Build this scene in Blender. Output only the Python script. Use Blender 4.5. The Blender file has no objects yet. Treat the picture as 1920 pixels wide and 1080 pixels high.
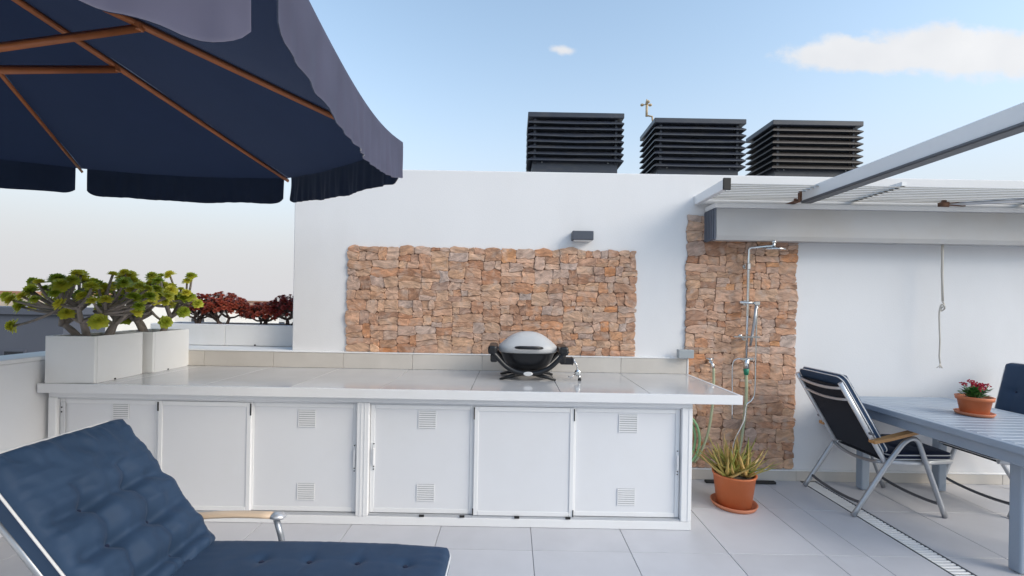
import bpy, bmesh, math, random
from mathutils import Vector, Matrix, noise
R = math.radians
rnd = random.Random(11)
S = bpy.context.scene
COL = S.collection

# ------------------------------------------------------------------ camera
cd = bpy.data.cameras.new('camera'); cam = bpy.data.objects.new('camera', cd); COL.objects.link(cam)
cd.sensor_width = 36.0; cd.lens = 36.0 * 826.0 / 1920.0
cd.shift_y = 30.0 / 1920.0
cd.clip_start = 0.02; cd.clip_end = 6000
cam.location = (0, -3.85, 1.5)
cam.rotation_euler = (Matrix.Rotation(R(90), 3, 'X') @ Matrix.Rotation(R(1.0), 3, 'Z')).to_euler()
S.camera = cam

# ------------------------------------------------------------------ sky, sun, exposure
SUN_EL, SUN_ROT = R(30), R(118)
W = bpy.data.worlds.new('World'); S.world = W; W.use_nodes = True
nt = W.node_tree; nt.nodes.clear()
def wn(t, **k):
    n = nt.nodes.new(t)
    for a, b in k.items(): setattr(n, a, b)
    return n
def wm(op, a, b=None, c=None):
    n = wn('ShaderNodeMath', operation=op)
    for i, v in enumerate((a, b, c)):
        if v is None: continue
        if isinstance(v, (int, float)): n.inputs[i].default_value = v
        else: nt.links.new(v, n.inputs[i])
    return n.outputs[0]
def wdot(a, vec):
    n = wn('ShaderNodeVectorMath', operation='DOT_PRODUCT'); nt.links.new(a, n.inputs[0]); n.inputs[1].default_value = vec
    return n.outputs['Value']
sky = wn('ShaderNodeTexSky', sky_type='NISHITA', sun_disc=False, sun_elevation=SUN_EL, sun_rotation=SUN_ROT,
         air_density=1.0, dust_density=1.0, ozone_density=0.4, altitude=0)
tc = wn('ShaderNodeTexCoord'); DIR = tc.outputs['Generated']
mask = None
def cloud(az, px0, py0, a, b, nscale, amp, soft, off):
    """a fair-weather cloud: an ellipse (half sizes a, b) in the tangent plane facing compass angle az, frayed by noise"""
    global mask
    az = R(az); c = (math.sin(az), math.cos(az), 0); r = (math.cos(az), -math.sin(az), 0)
    dc = wdot(DIR, c); front = wm('GREATER_THAN', dc, 0.15); dcs = wm('MAXIMUM', dc, 0.05)
    px = wm('DIVIDE', wdot(DIR, r), dcs); py = wm('DIVIDE', wdot(DIR, (0, 0, 1)), dcs)
    ex = wm('DIVIDE', wm('SUBTRACT', px, px0), a); ey = wm('DIVIDE', wm('SUBTRACT', py, py0), b)
    e = wm('SQRT', wm('ADD', wm('MULTIPLY', ex, ex), wm('MULTIPLY', ey, ey)))
    cmb = wn('ShaderNodeCombineXYZ'); nt.links.new(px, cmb.inputs[0]); nt.links.new(wm('MULTIPLY', py, 1.3), cmb.inputs[1]); cmb.inputs[2].default_value = off
    nz = wn('ShaderNodeTexNoise'); nz.inputs['Scale'].default_value = nscale; nz.inputs['Detail'].default_value = 9; nz.inputs['Roughness'].default_value = .58
    nt.links.new(cmb.outputs[0], nz.inputs['Vector'])
    t = wm('ADD', e, wm('MULTIPLY', wm('SUBTRACT', nz.outputs[0], 0.5), amp))
    mr = wn('ShaderNodeMapRange', interpolation_type='SMOOTHSTEP')
    nt.links.new(t, mr.inputs[0]); mr.inputs[1].default_value = 1.0; mr.inputs[2].default_value = 1.0-soft; mr.inputs[3].default_value = 0; mr.inputs[4].default_value = 1
    m = wm('MULTIPLY', mr.outputs[0], front)
    mask = m if mask is None else wm('MAXIMUM', mask, m)
cloud(0, 1.03, .590, .36, .075, 6.5, 1.7, .42, 3.0)
cloud(0, .80, .575, .24, .050, 8.0, 1.6, .42, 5.0)
cloud(0, .104, .578, .040, .014, 26.0, 1.6, .9, 1.3)
cloud(95, .0, .48, .50, .09, 5.0, 1.7, .4, 7.7)
cloud(170, .2, .7, .45, .10, 5.0, 1.7, .4, 12.2)
cloud(250, -.2, .55, .45, .09, 5.0, 1.7, .4, 17.1)
mixc = wn('ShaderNodeMix', data_type='RGBA')
nt.links.new(wm('MULTIPLY', mask, 0.95), mixc.inputs[0])
# pale sea haze low in the sky, the same all the way round
sz = wn('ShaderNodeSeparateXYZ'); nt.links.new(DIR, sz.inputs[0])
hz = wm('DIVIDE', 0.99, wm('ADD', wm('POWER', wm('DIVIDE', wm('MAXIMUM', sz.outputs[2], 0.0), 0.31), 3.0), 1.0))
mixh = wn('ShaderNodeMix', data_type='RGBA'); nt.links.new(hz, mixh.inputs[0]); tint = wn('ShaderNodeVectorMath', operation='MULTIPLY'); nt.links.new(sky.outputs[0], tint.inputs[0]); tint.inputs[1].default_value = (1.0, 1.05, .97)
nt.links.new(tint.outputs[0], mixh.inputs[6]); mixh.inputs[7].default_value = (2.10, 2.09, 2.17, 1)
nt.links.new(mixh.outputs[2], mixc.inputs[6]); cn = wn('ShaderNodeTexNoise'); cn.inputs['Scale'].default_value = 9.0; cn.inputs['Detail'].default_value = 6; nt.links.new(DIR, cn.inputs['Vector'])
cr_ = wn('ShaderNodeMix', data_type='RGBA'); nt.links.new(cn.outputs[0], cr_.inputs[0]); cr_.inputs[6].default_value = (2.2, 2.25, 2.38, 1); cr_.inputs[7].default_value = (3.0, 3.0, 3.0, 1)
nt.links.new(cr_.outputs[2], mixc.inputs[7])
bg = wn('ShaderNodeBackground'); bg.inputs[1].default_value = 0.148
wo = wn('ShaderNodeOutputWorld')
nt.links.new(mixc.outputs[2], bg.inputs[0]); nt.links.new(bg.outputs[0], wo.inputs[0])

ld = bpy.data.lights.new('sun', 'SUN'); ld.energy = 0.9; ld.angle = R(32); ld.color = (1, .90, .80)
sun = bpy.data.objects.new('sun', ld); COL.objects.link(sun)
tosun = Vector((math.sin(SUN_ROT)*math.cos(SUN_EL), math.cos(SUN_ROT)*math.cos(SUN_EL), math.sin(SUN_EL)))
sun.rotation_euler = tosun.to_track_quat('Z', 'Y').to_euler(); sun.location = (8, -8, 12)
S.view_settings.view_transform = 'Standard'; S.view_settings.look = 'None'
S.view_settings.exposure = 1.15; S.view_settings.gamma = 1.0; S.view_settings.use_curve_mapping = False

# ------------------------------------------------------------------ materials
MATS = {}
def pm(name, col, rough=.5, metal=0.0, var=.06, scale=6, bump=0.0, bscale=80, rv=0.0, stain=None, stain_amt=.0, stain_scale=2.0, stretch=None, sheen=0.0, spec=None, rvar=.0, detail=5):
    """procedural surface: base colour broken up by noise, per-object value shift (rv), fine relief, optional stains"""
    m = bpy.data.materials.new(name); m.use_nodes = True; t = m.node_tree; N = t.nodes; L = t.links
    b = N['Principled BSDF']; b.inputs['Roughness'].default_value = rough; b.inputs['Metallic'].default_value = metal
    if sheen: b.inputs['Sheen Weight'].default_value = sheen
    if spec is not None: b.inputs['Specular IOR Level'].default_value = spec
    c = N.new('ShaderNodeTexCoord'); oi = N.new('ShaderNodeObjectInfo')
    mp = N.new('ShaderNodeVectorMath'); mp.operation = 'ADD'
    sc = N.new('ShaderNodeVectorMath'); sc.operation = 'SCALE'; sc.inputs[3].default_value = 37.0
    cb = N.new('ShaderNodeCombineXYZ')
    for i in range(3): L.new(oi.outputs['Random'], cb.inputs[i])
    L.new(cb.outputs[0], sc.inputs[0]); L.new(c.outputs['Object'], mp.inputs[0]); L.new(sc.outputs[0], mp.inputs[1])
    vec = mp.outputs[0]
    if stretch:
        sm = N.new('ShaderNodeVectorMath'); sm.operation = 'MULTIPLY'; L.new(vec, sm.inputs[0]); sm.inputs[1].default_value = stretch; vec = sm.outputs[0]
    n = N.new('ShaderNodeTexNoise'); n.inputs['Scale'].default_value = scale; n.inputs['Detail'].default_value = detail; L.new(vec, n.inputs['Vector'])
    hsv = N.new('ShaderNodeHueSaturation'); hsv.inputs['Color'].default_value = (*col, 1)
    f = N.new('ShaderNodeMath'); f.operation = 'MULTIPLY_ADD'; L.new(n.outputs[0], f.inputs[0]); f.inputs[1].default_value = 2*var*1.6; f.inputs[2].default_value = 1 - var*1.6
    f2 = N.new('ShaderNodeMath'); f2.operation = 'MULTIPLY_ADD'; L.new(oi.outputs['Random'], f2.inputs[0]); f2.inputs[1].default_value = 2*rv; f2.inputs[2].default_value = -rv
    f3 = N.new('ShaderNodeMath'); f3.operation = 'ADD'; L.new(f.outputs[0], f3.inputs[0]); L.new(f2.outputs[0], f3.inputs[1])
    L.new(f3.outputs[0], hsv.inputs['Value']); out = hsv.outputs[0]
    if stain:
        n2 = N.new('ShaderNodeTexNoise'); n2.inputs['Scale'].default_value = stain_scale; n2.inputs['Detail'].default_value = 7; n2.inputs['Roughness'].default_value = .65; L.new(vec, n2.inputs['Vector'])
        mr = N.new('ShaderNodeMapRange'); mr.inputs[1].default_value = .48; mr.inputs[2].default_value = .75; mr.inputs[3].default_value = 0; mr.inputs[4].default_value = stain_amt; L.new(n2.outputs[0], mr.inputs[0])
        mx = N.new('ShaderNodeMix'); mx.data_type = 'RGBA'; L.new(mr.outputs[0], mx.inputs[0]); L.new(out, mx.inputs[6]); mx.inputs[7].default_value = (*stain, 1); out = mx.outputs[2]
    L.new(out, b.inputs['Base Color'])
    if rvar:
        r = N.new('ShaderNodeMath'); r.operation = 'MULTIPLY_ADD'; L.new(n.outputs[0], r.inputs[0]); r.inputs[1].default_value = 2*rvar; r.inputs[2].default_value = rough - rvar; L.new(r.outputs[0], b.inputs['Roughness'])
    if bump:
        n3 = N.new('ShaderNodeTexNoise'); n3.inputs['Scale'].default_value = bscale; n3.inputs['Detail'].default_value = 4; L.new(vec, n3.inputs['Vector'])
        bp = N.new('ShaderNodeBump'); bp.inputs['Strength'].default_value = bump; bp.inputs['Distance'].default_value = .01; L.new(n3.outputs[0], bp.inputs['Height']); L.new(bp.outputs[0], b.inputs['Normal'])
    MATS[name] = m; return m

M = {}
M['render'] = pm('white_render', (.76, .765, .78), .85, var=.025, scale=1.6, bump=.12, bscale=160, stain=(.60, .58, .57), stain_amt=.24, stain_scale=1.1, stretch=(1, 1, .45))
M['cap'] = pm('white_coping', (.80, .80, .80), .7, var=.03, scale=3, bump=.05, stain=(.55, .53, .5), stain_amt=.2, stain_scale=4)
M['floor'] = pm('porcelain_floor', (.55, .55, .58), .42, var=.05, scale=5, bump=.04, bscale=300, rv=.022, stain=(.40, .40, .42), stain_amt=.28, stain_scale=1.7, rvar=.08)
M['grout'] = pm('grout', (.44, .44, .45), .9, var=.1, scale=20)
M['counter'] = pm('counter_tile', (.53, .525, .525), .10, var=.05, scale=4, rv=.018, bump=.015, bscale=200, stain=(.44, .43, .43), stain_amt=.2, stain_scale=2.2, rvar=.025, spec=.65)
M['cream'] = pm('cream_tile', (.60, .565, .52), .4, var=.06, scale=5, rv=.03, bump=.03, stain=(.45, .41, .36), stain_amt=.3, stain_scale=3)
M['lacquer'] = pm('white_aluminium', (.74, .75, .775), .34, var=.02, scale=2, stain=(.6, .59, .57), stain_amt=.12, stain_scale=3, rvar=.04)
M['trim'] = pm('white_trim', (.80, .805, .815), .3, var=.02, scale=3, stain=(.6, .58, .55), stain_amt=.15, stain_scale=6)
M['vent'] = pm('vent_grille', (.78, .785, .795), .45, var=.03)
M['vent_dark'] = pm('vent_shadow', (.36, .365, .38), .6, var=.03)
M['blackrub'] = pm('black_rubber', (.012, .012, .013), .6, var=.2)
M['planter'] = pm('planter_plastic', (.81, .81, .80), .55, var=.03, scale=3, bump=.04, bscale=90, stain=(.62, .6, .56), stain_amt=.2, stain_scale=3)
M['soil'] = pm('soil', (.09, .07, .055), .95, var=.35, scale=30, bump=.6, bscale=60)
M['mortar'] = pm('mortar', (.20, .12, .08), .95, var=.2, scale=20, bump=.3)
M['slate'] = pm('louvre_metal', (.034, .040, .058), .36, var=.16, scale=4, rvar=.1, stain=(.10, .095, .085), stain_amt=.5, stain_scale=5, stretch=(1, 1, 3))
M['slate_in'] = pm('louvre_shaft', (.04, .046, .06), .5, var=.15)
M['slate_brown'] = pm('louvre_bronze', (.085, .075, .07), .42, var=.12, scale=4, rvar=.08)
M['beige'] = pm('beige_plastic', (.55, .42, .26), .6, var=.1)
M['wood'] = pm('teak', (.42, .20, .075), .45, var=.22, scale=7, stretch=(4, 4, 4), bump=.1)
M['armwood'] = pm('arm_wood', (.52, .27, .10), .42, var=.2, scale=5, stretch=(1.2, 14, 14), bump=.08)
M['armpale'] = pm('arm_pale_wood', (.70, .53, .38), .45, var=.14, scale=5, stretch=(1.2, 14, 14), bump=.05)
M['redwood'] = pm('varnished_wood', (.46, .15, .05), .32, var=.25, scale=9, bump=.08)
M['alu'] = pm('grey_aluminium', (.42, .44, .47), .36, metal=.75, var=.06, scale=10)
M['alu_light'] = pm('light_aluminium', (.66, .67, .69), .35, metal=.55, var=.05, scale=10)
M['alu_dark'] = pm('dark_aluminium', (.14, .145, .16), .45, metal=.5, var=.08, scale=10)
M['chrome'] = pm('chrome', (.72, .74, .75), .16, metal=1.0, var=.05)
M['table'] = pm('blue_grey_paint', (.30, .36, .44), .36, var=.05, scale=6, rv=.03, stain=(.45, .47, .5), stain_amt=.2, stain_scale=7)
M['terra'] = pm('terracotta', (.56, .155, .055), .55, var=.08, scale=7, bump=.03, stain=(.6, .3, .18), stain_amt=.3, stain_scale=6)
M['terra2'] = pm('terracotta_saucer', (.58, .21, .11), .55, var=.1, scale=7)
M['bbq_black'] = pm('enamel_black', (.010, .011, .014), .33, var=.15)
M['bbq_lid'] = pm('cast_lid', (.52, .525, .53), .42, metal=.0, var=.04, scale=5, stain=(.5, .47, .40), stain_amt=.3, stain_scale=9)
M['badge'] = pm('badge', (.72, .73, .74), .3, metal=.3)
M['green'] = pm('green_plastic', (.02, .22, .13), .4, var=.1)
M['hose'] = pm('green_hose', (.22, .42, .22), .45, var=.15, scale=12)
M['hose2'] = pm('clear_hose', (.42, .46, .30), .4, var=.1)
M['greybox'] = pm('grey_plastic', (.34, .37, .39), .5, var=.05)
M['lamp'] = pm('lamp_grey', (.075, .085, .11), .45, var=.08)
M['awn'] = pm('awning_grey', (.50, .495, .495), .6, var=.05, scale=2, bump=.03, bscale=300, stain=(.45, .38, .30), stain_amt=.35, stain_scale=1.4)
M['awn_end'] = pm('awning_end', (.13, .145, .18), .5, var=.1)
M['rust'] = pm('rusty_steel', (.20, .10, .06), .7, var=.3, scale=25)
M['louv'] = pm('canopy_slat', (.40, .385, .36), .5, var=.1, rv=.06, scale=5)
M['cord'] = pm('cord', (.58, .54, .48), .8, var=.1)
M['darkhouse'] = pm('slate_render', (.085, .095, .125), .8, var=.05, scale=.6, bump=.05)
M['glass'] = pm('window_glass', (.02, .025, .035), .08, var=.1)
M['housew'] = pm('house_white', (.74, .73, .71), .85, var=.05, scale=.4)
M['housep'] = pm('house_pink', (.50, .33, .26), .85, var=.06, scale=.4)
M['houset'] = pm('house_tan', (.56, .47, .38), .85, var=.06, scale=.4)
M['roof'] = pm('roof_tile', (.36, .19, .12), .85, var=.12, scale=2)
M['ground'] = pm('dry_ground', (.33, .28, .21), .95, var=.2, scale=.02, stain=(.16, .17, .09), stain_amt=.7, stain_scale=.03)
M['concrete'] = pm('concrete', (.5, .49, .47), .9, var=.08)
M['bark'] = pm('succulent_bark', (.27, .23, .205), .85, var=.25, scale=30, bump=.4, bscale=120)
M['barkred'] = pm('dark_bark', (.13, .095, .085), .85, var=.25, scale=30, bump=.3)
M['flower'] = pm('crimson_petals', (.45, .012, .04), .5, var=.25, scale=40)
M['kleaf'] = pm('glossy_leaf', (.055, .17, .035), .35, var=.3, scale=30)

def leafmat(name, c1, c2, rough=.45, trans=.25, attr_rand=True):
    """leaf: per-object mix of two greens, lighter/yellower toward tips by position noise, a little light let through"""
    m = bpy.data.materials.new(name); m.use_nodes = True; t = m.node_tree; N = t.nodes; L = t.links
    b = N['Principled BSDF']; b.inputs['Roughness'].default_value = rough
    oi = N.new('ShaderNodeObjectInfo'); c = N.new('ShaderNodeTexCoord'); n = N.new('ShaderNodeTexNoise'); n.inputs['Scale'].default_value = 22; n.inputs['Detail'].default_value = 3
    L.new(c.outputs['Object'], n.inputs['Vector'])
    a = N.new('ShaderNodeMath'); a.operation = 'MULTIPLY_ADD'; L.new(n.outputs[0], a.inputs[0]); a.inputs[1].default_value = 1.5; a.inputs[2].default_value = -.75
    a2 = N.new('ShaderNodeMath'); a2.operation = 'ADD'; a2.use_clamp = True; L.new(a.outputs[0], a2.inputs[0]); L.new(oi.outputs['Random'], a2.inputs[1])
    mx = N.new('ShaderNodeMix'); mx.data_type = 'RGBA'; L.new(a2.outputs[0], mx.inputs[0]); mx.inputs[6].default_value = (*c1, 1); mx.inputs[7].default_value = (*c2, 1)
    L.new(mx.outputs[2], b.inputs['Base Color'])
    tr = N.new('ShaderNodeBsdfTranslucent'); L.new(mx.outputs[2], tr.inputs[0]); ms = N.new('ShaderNodeMixShader'); ms.inputs[0].default_value = trans
    L.new(b.outputs[0], ms.inputs[1]); L.new(tr.outputs[0], ms.inputs[2]); L.new(ms.outputs[0], N['Material Output'].inputs[0])
    return m
M['rosette'] = leafmat('aeonium_leaf', (.30, .40, .03), (.78, .72, .09), trans=.35)
M['redros'] = leafmat('red_leaf', (.30, .040, .035), (.66, .19, .10), trans=.15)
M['aloe'] = leafmat('aloe_leaf', (.26, .32, .06), (.68, .46, .18), trans=.1)

def fabric(name, col, rough=.8, trans=0.0, tcol=None, bump=.15, sheen=.25, var=.12):
    m = pm(name, col, rough, var=var, scale=7, bump=bump, bscale=420, sheen=sheen)
    t = m.node_tree; N = t.nodes; L = t.links; b = N['Principled BSDF']; b.inputs['Specular IOR Level'].default_value = .2
    b.inputs['Sheen Tint'].default_value = (.6, .7, .9, 1); b.inputs['Sheen Roughness'].default_value = .4
    if trans:
        tr = N.new('ShaderNodeBsdfTranslucent'); tr.inputs[0].default_value = (*tcol, 1) if tcol else (min(1, col[0]*2.2+.06), min(1, col[1]*2.2+.055), min(1, col[2]*1.6+.04), 1)
        ms = N.new('ShaderNodeMixShader'); ms.inputs[0].default_value = trans
        L.new(b.outputs[0], ms.inputs[1]); L.new(tr.outputs[0], ms.inputs[2]); L.new(ms.outputs[0], N['Material Output'].inputs[0])
    return m
M['cush'] = fabric('navy_cushion', (.029, .057, .110), .62, sheen=.08)
M['cush_dark'] = fabric('navy_cushion_dark', (.012, .018, .045), .75)
M['piping'] = fabric('white_piping', (.72, .72, .72), .7, bump=0)
M['sling'] = fabric('black_sling', (.010, .010, .013), .7)
M['canopy_in'] = fabric('canopy_underside', (.018, .030, .075), .85, trans=.45, tcol=(.07, .10, .18))
M['canopy_out'] = fabric('canopy_faded_top', (.135, .135, .205), .8, trans=.45, tcol=(.62, .60, .60), var=.2)
M['valance'] = fabric('valance_navy', (.020, .034, .075), .8, trans=.12)

def stone_mat():
    m = bpy.data.materials.new('rubble_stone'); m.use_nodes = True; t = m.node_tree; N = t.nodes; L = t.links
    b = N['Principled BSDF']; b.inputs['Roughness'].default_value = .72
    oi = N.new('ShaderNodeObjectInfo'); c = N.new('ShaderNodeTexCoord')
    rp = N.new('ShaderNodeValToRGB'); L.new(oi.outputs['Random'], rp.inputs[0])
    cols = [(0, (.40, .215, .135)), (.14, (.47, .295, .20)), (.28, (.36, .17, .095)), (.40, (.50, .33, .245)), (.52, (.46, .20, .09)), (.62, (.41, .275, .215)), (.74, (.50, .30, .19)), (.85, (.30, .155, .095)), (.93, (.44, .335, .29)), (1, (.49, .235, .11))]
    while len(rp.color_ramp.elements) < len(cols): rp.color_ramp.elements.new(.5)
    for e, (p, cc) in zip(rp.color_ramp.elements, cols): e.position = p; e.color = (cc[0]*1.18, cc[1]*1.28, cc[2]*1.32, 1)
    sc = N.new('ShaderNodeMath'); sc.operation = 'MULTIPLY'; L.new(oi.outputs['Random'], sc.inputs[0]); sc.inputs[1].default_value = 1.1
    vr = N.new('ShaderNodeVectorRotate'); vr.rotation_type = 'Y_AXIS'; L.new(c.outputs['Object'], vr.inputs['Vector'])
    sb = N.new('ShaderNodeMath'); sb.operation = 'SUBTRACT'; L.new(sc.outputs[0], sb.inputs[0]); sb.inputs[1].default_value = .5; L.new(sb.outputs[0], vr.inputs['Angle'])
    st = N.new('ShaderNodeVectorMath'); st.operation = 'MULTIPLY'; L.new(vr.outputs[0], st.inputs[0]); st.inputs[1].default_value = (9, 9, 26)
    n1 = N.new('ShaderNodeTexNoise'); n1.inputs['Scale'].default_value = 1; n1.inputs['Detail'].default_value = 8; n1.inputs['Roughness'].default_value = .68; n1.inputs['Distortion'].default_value = .6; L.new(st.outputs[0], n1.inputs['Vector'])
    r1 = N.new('ShaderNodeValToRGB'); L.new(n1.outputs[0], r1.inputs[0])
    for e, (p, v) in zip(r1.color_ramp.elements, ((.30, .45), (.68, 1.45))): e.position = p; e.color = (v, v*.95, v*.92, 1)
    mu = N.new('ShaderNodeMix'); mu.data_type = 'RGBA'; mu.blend_type = 'MULTIPLY'; mu.inputs[0].default_value = 1; L.new(rp.outputs[0], mu.inputs[6]); L.new(r1.outputs[0], mu.inputs[7])
    n2 = N.new('ShaderNodeTexNoise'); n2.inputs['Scale'].default_value = 14; n2.inputs['Detail'].default_value = 5; L.new(c.outputs['Object'], n2.inputs['Vector'])
    mr = N.new('ShaderNodeMapRange'); mr.inputs[1].default_value = .5; mr.inputs[2].default_value = .72; mr.inputs[3].default_value = 0; mr.inputs[4].default_value = .7; L.new(n2.outputs[0], mr.inputs[0])
    m2 = N.new('ShaderNodeMix'); m2.data_type = 'RGBA'; L.new(mr.outputs[0], m2.inputs[0]); L.new(mu.outputs[2], m2.inputs[6]); m2.inputs[7].default_value = (.52, .40, .33, 1)
    L.new(m2.outputs[2], b.inputs['Base Color'])
    bp = N.new('ShaderNodeBump'); bp.inputs['Strength'].default_value = .55; bp.inputs['Distance'].default_value = .012; L.new(n1.outputs[0], bp.inputs['Height']); L.new(bp.outputs[0], b.inputs['Normal'])
    return m
M['stone'] = stone_mat()

# ------------------------------------------------------------------ mesh helpers
ORG = {}
def tag(o, label=None, cat=None, group=None, kind=None):
    if label: o['label'] = label
    if cat: o['category'] = cat
    if group: o['group'] = group
    if kind: o['kind'] = kind
    return o
def thing(name, label, cat, loc=(0, 0, 0), group=None):
    o = bpy.data.objects.new(name, None); COL.objects.link(o); o.location = loc; o.empty_display_size = .1
    ORG[o.name] = Vector(loc); return tag(o, label, cat, group)
def link(name, me, parent=None, loc=None):
    o = bpy.data.objects.new(name, me); COL.objects.link(o)
    if parent is not None: o.parent = parent
    if loc is not None: o.location = loc
    return o
class MB:
    def __init__(s): s.bm = bmesh.new()
    def box(s, x0, x1, y0, y1, z0, z1, bev=0.0, seg=1, mat=None, mi=0):
        m = Matrix.Translation(((x0+x1)/2, (y0+y1)/2, (z0+z1)/2)) @ Matrix.Diagonal((abs(x1-x0), abs(y1-y0), abs(z1-z0), 1))
        if mat is not None: m = mat @ m
        r = bmesh.ops.create_cube(s.bm, size=1, matrix=m)
        vs = r['verts']
        fs = set(f for v in vs for f in v.link_faces)
        for f in fs: f.material_index = mi
        if bev:
            es = list(set(e for v in vs for e in v.link_edges))
            bmesh.ops.bevel(s.bm, geom=es, offset=bev, segments=seg, affect='EDGES', profile=.5)
        return s
    def poly(s, pts, faces, smooth=False, mi=0):
        vs = [s.bm.verts.new(p) for p in pts]
        for f in faces:
            try:
                fc = s.bm.faces.new([vs[i] for i in f]); fc.smooth = smooth; fc.material_index = mi
            except ValueError: pass
        return s
    def tube(s, pts, r, seg=8, caps=True, flat=1.0, up=None):
        pts = [Vector(p) for p in pts]; n = len(pts)
        rs = r if isinstance(r, (list, tuple)) else [r]*n
        rings = []; prev = None
        for i, p in enumerate(pts):
            t = (pts[min(i+1, n-1)] - pts[max(i-1, 0)]).normalized()
            if prev is None:
                a = Vector(up) if up is not None else (Vector((0, 0, 1)) if abs(t.z) < .9 else Vector((1, 0, 0)))
                u = (a - t*a.dot(t)).normalized()
            else: u = (prev - t*prev.dot(t)).normalized()
            prev = u; v = t.cross(u)
            rings.append([s.bm.verts.new(p + (u*math.cos(k*2*math.pi/seg) + v*math.sin(k*2*math.pi/seg)*flat)*rs[i]) for k in range(seg)])
        for i in range(n-1):
            for k in range(seg):
                f = s.bm.faces.new((rings[i][k], rings[i][(k+1) % seg], rings[i+1][(k+1) % seg], rings[i+1][k])); f.smooth = True
        if caps:
            s.bm.faces.new(rings[0][::-1]); s.bm.faces.new(rings[-1])
        return s
    def lathe(s, prof, c=(0, 0, 0), seg=24, mat=None, sx=1, sy=1):
        rings = []
        for r, z in prof:
            ring = []
            for k in range(seg):
                a = k*2*math.pi/seg; p = Vector((c[0]+r*math.cos(a)*sx, c[1]+r*math.sin(a)*sy, c[2]+z))
                if mat is not None: p = mat @ p
                ring.append(s.bm.verts.new(p))
            rings.append(ring)
        for i in range(len(rings)-1):
            for k in range(seg):
                f = s.bm.faces.new((rings[i][k], rings[i][(k+1) % seg], rings[i+1][(k+1) % seg], rings[i+1][k])); f.smooth = True
        s.bm.faces.new(rings[0][::-1]); s.bm.faces.new(rings[-1]); return s
    def prism(s, pts2, axis, a0, a1, bev=0):
        """pts2: outline; axis 'x': pts are (y,z); 'y': (x,z); 'z': (x,y)"""
        def P(p, a): return {'x': (a, p[0], p[1]), 'y': (p[0], a, p[1]), 'z': (p[0], p[1], a)}[axis]
        n = len(pts2)
        A = [s.bm.verts.new(P(p, a0)) for p in pts2]; B = [s.bm.verts.new(P(p, a1)) for p in pts2]
        fs = [s.bm.faces.new(A), s.bm.faces.new(B[::-1])]
        for i in range(n): fs.append(s.bm.faces.new((A[i], B[i], B[(i+1) % n], A[(i+1) % n])))
        if bev:
            es = list(set(e for f in fs for e in f.edges)); bmesh.ops.bevel(s.bm, geom=es, offset=bev, segments=1, affect='EDGES')
        return s
    def mesh(s, name, org=(0, 0, 0)):
        o = Vector(org)
        if o.length: bmesh.ops.translate(s.bm, vec=-o, verts=s.bm.verts)
        bmesh.ops.recalc_face_normals(s.bm, faces=s.bm.faces)
        me = bpy.data.meshes.new(name); s.bm.to_mesh(me); s.bm.free(); return me
    def build(s, name, mat, parent=None, org=None):
        """vertices are given in the frame of the thing's origin ORG (world for world-built things)"""
        root = parent
        while root is not None and root.parent is not None: root = root.parent
        off = ORG.get(root.name, Vector()) if root is not None else Vector(org or (0, 0, 0))
        me = s.mesh(name, off)
        for m in (mat if isinstance(mat, (list, tuple)) else [mat]): me.materials.append(M[m])
        return link(name, me, parent, None if root is not None else off)
def bez(p, n=8):
    p = [Vector(q) for q in p]; out = []
    for i in range(n+1):
        t = i/n; q = p[:]
        while len(q) > 1: q = [a.lerp(b, t) for a, b in zip(q, q[1:])]
        out.append(q[0])
    return out
def spline(pts, n=6):
    """Catmull-Rom through the points"""
    P = [Vector(p) for p in pts]; P = [P[0]*2-P[1]] + P + [P[-1]*2-P[-2]]; out = []
    for i in range(1, len(P)-2):
        for k in range(n):
            t = k/n; a, b, c, d = P[i-1:i+3]
            out.append(.5*((2*b) + (c-a)*t + (2*a-5*b+4*c-d)*t*t + (3*b-a-3*c+d)*t**3))
    out.append(P[-2]); return out
def copy_tree(o, parent=None):
    c = o.copy(); COL.objects.link(c); c.parent = parent
    for ch in list(o.children): copy_tree(ch, c)
    return c

# ------------------------------------------------------------------ setting: ground, terrace, far houses
g = MB().poly([(-3000, -3000, -7), (3000, -3000, -7), (3000, 3000, -7), (-3000, 3000, -7)], [(0, 1, 2, 3)]).build('ground', 'ground'); tag(g, kind='structure')
tb = MB().box(-3.42, 6.6, -7.2, 6.0, -7.0, -.03).build('terrace_base', 'housew'); tag(tb, kind='structure')
fl = MB().box(-3.14, 6.4, -7.0, 0.0, -.029, -.010).build('terrace_floor', 'grout'); tag(fl, kind='structure')
xj = [-3.14, -2.85, -2.25, -1.65, -1.05, -.45, .15, .75, 1.35, 1.94, 2.20, 2.535]
xj2 = [2.675, 3.04, 3.64, 4.24, 4.84, 5.44, 6.04, 6.4]
cols = list(zip(xj, xj[1:])) + list(zip(xj2, xj2[1:]))
cache = {}
yj = [0.0] + [-.563 - .6*k for k in range(11)]
for (a, b) in cols:
    for (y1, y0) in zip(yj, yj[1:]):
        w, d = round(b-a-.004, 3), round(y1-y0-.004, 3)
        if (w, d) not in cache:
            me = MB().box(-w/2, w/2, -d/2, d/2, -.010, 0, bev=.0012).mesh('tile'); me.materials.append(M['floor']); cache[(w, d)] = me
        t = link('tile', cache[(w, d)], fl, ((a+b)/2, (y0+y1)/2, rnd.uniform(-.0004, .0002)))
# slotted drain
dr = thing('floor_drain', 'long white slotted drain channel set in the grey floor tiles', 'drain', (2.605, -2.0, 0))
MB().box(2.538, 2.545, -4.6, -.012, -.012, .0008).box(2.664, 2.672, -4.6, -.012, -.012, .0008).build('frame', 'alu_dark', dr)
sl = MB().box(-.058, .058, -.0085, .0085, -.008, 0, bev=.0015).mesh('slat'); sl.materials.append(M['trim'])
for k in range(150):
    link('slat', sl, dr, (0, 2.0-.03-k*.0285, -.001))

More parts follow.
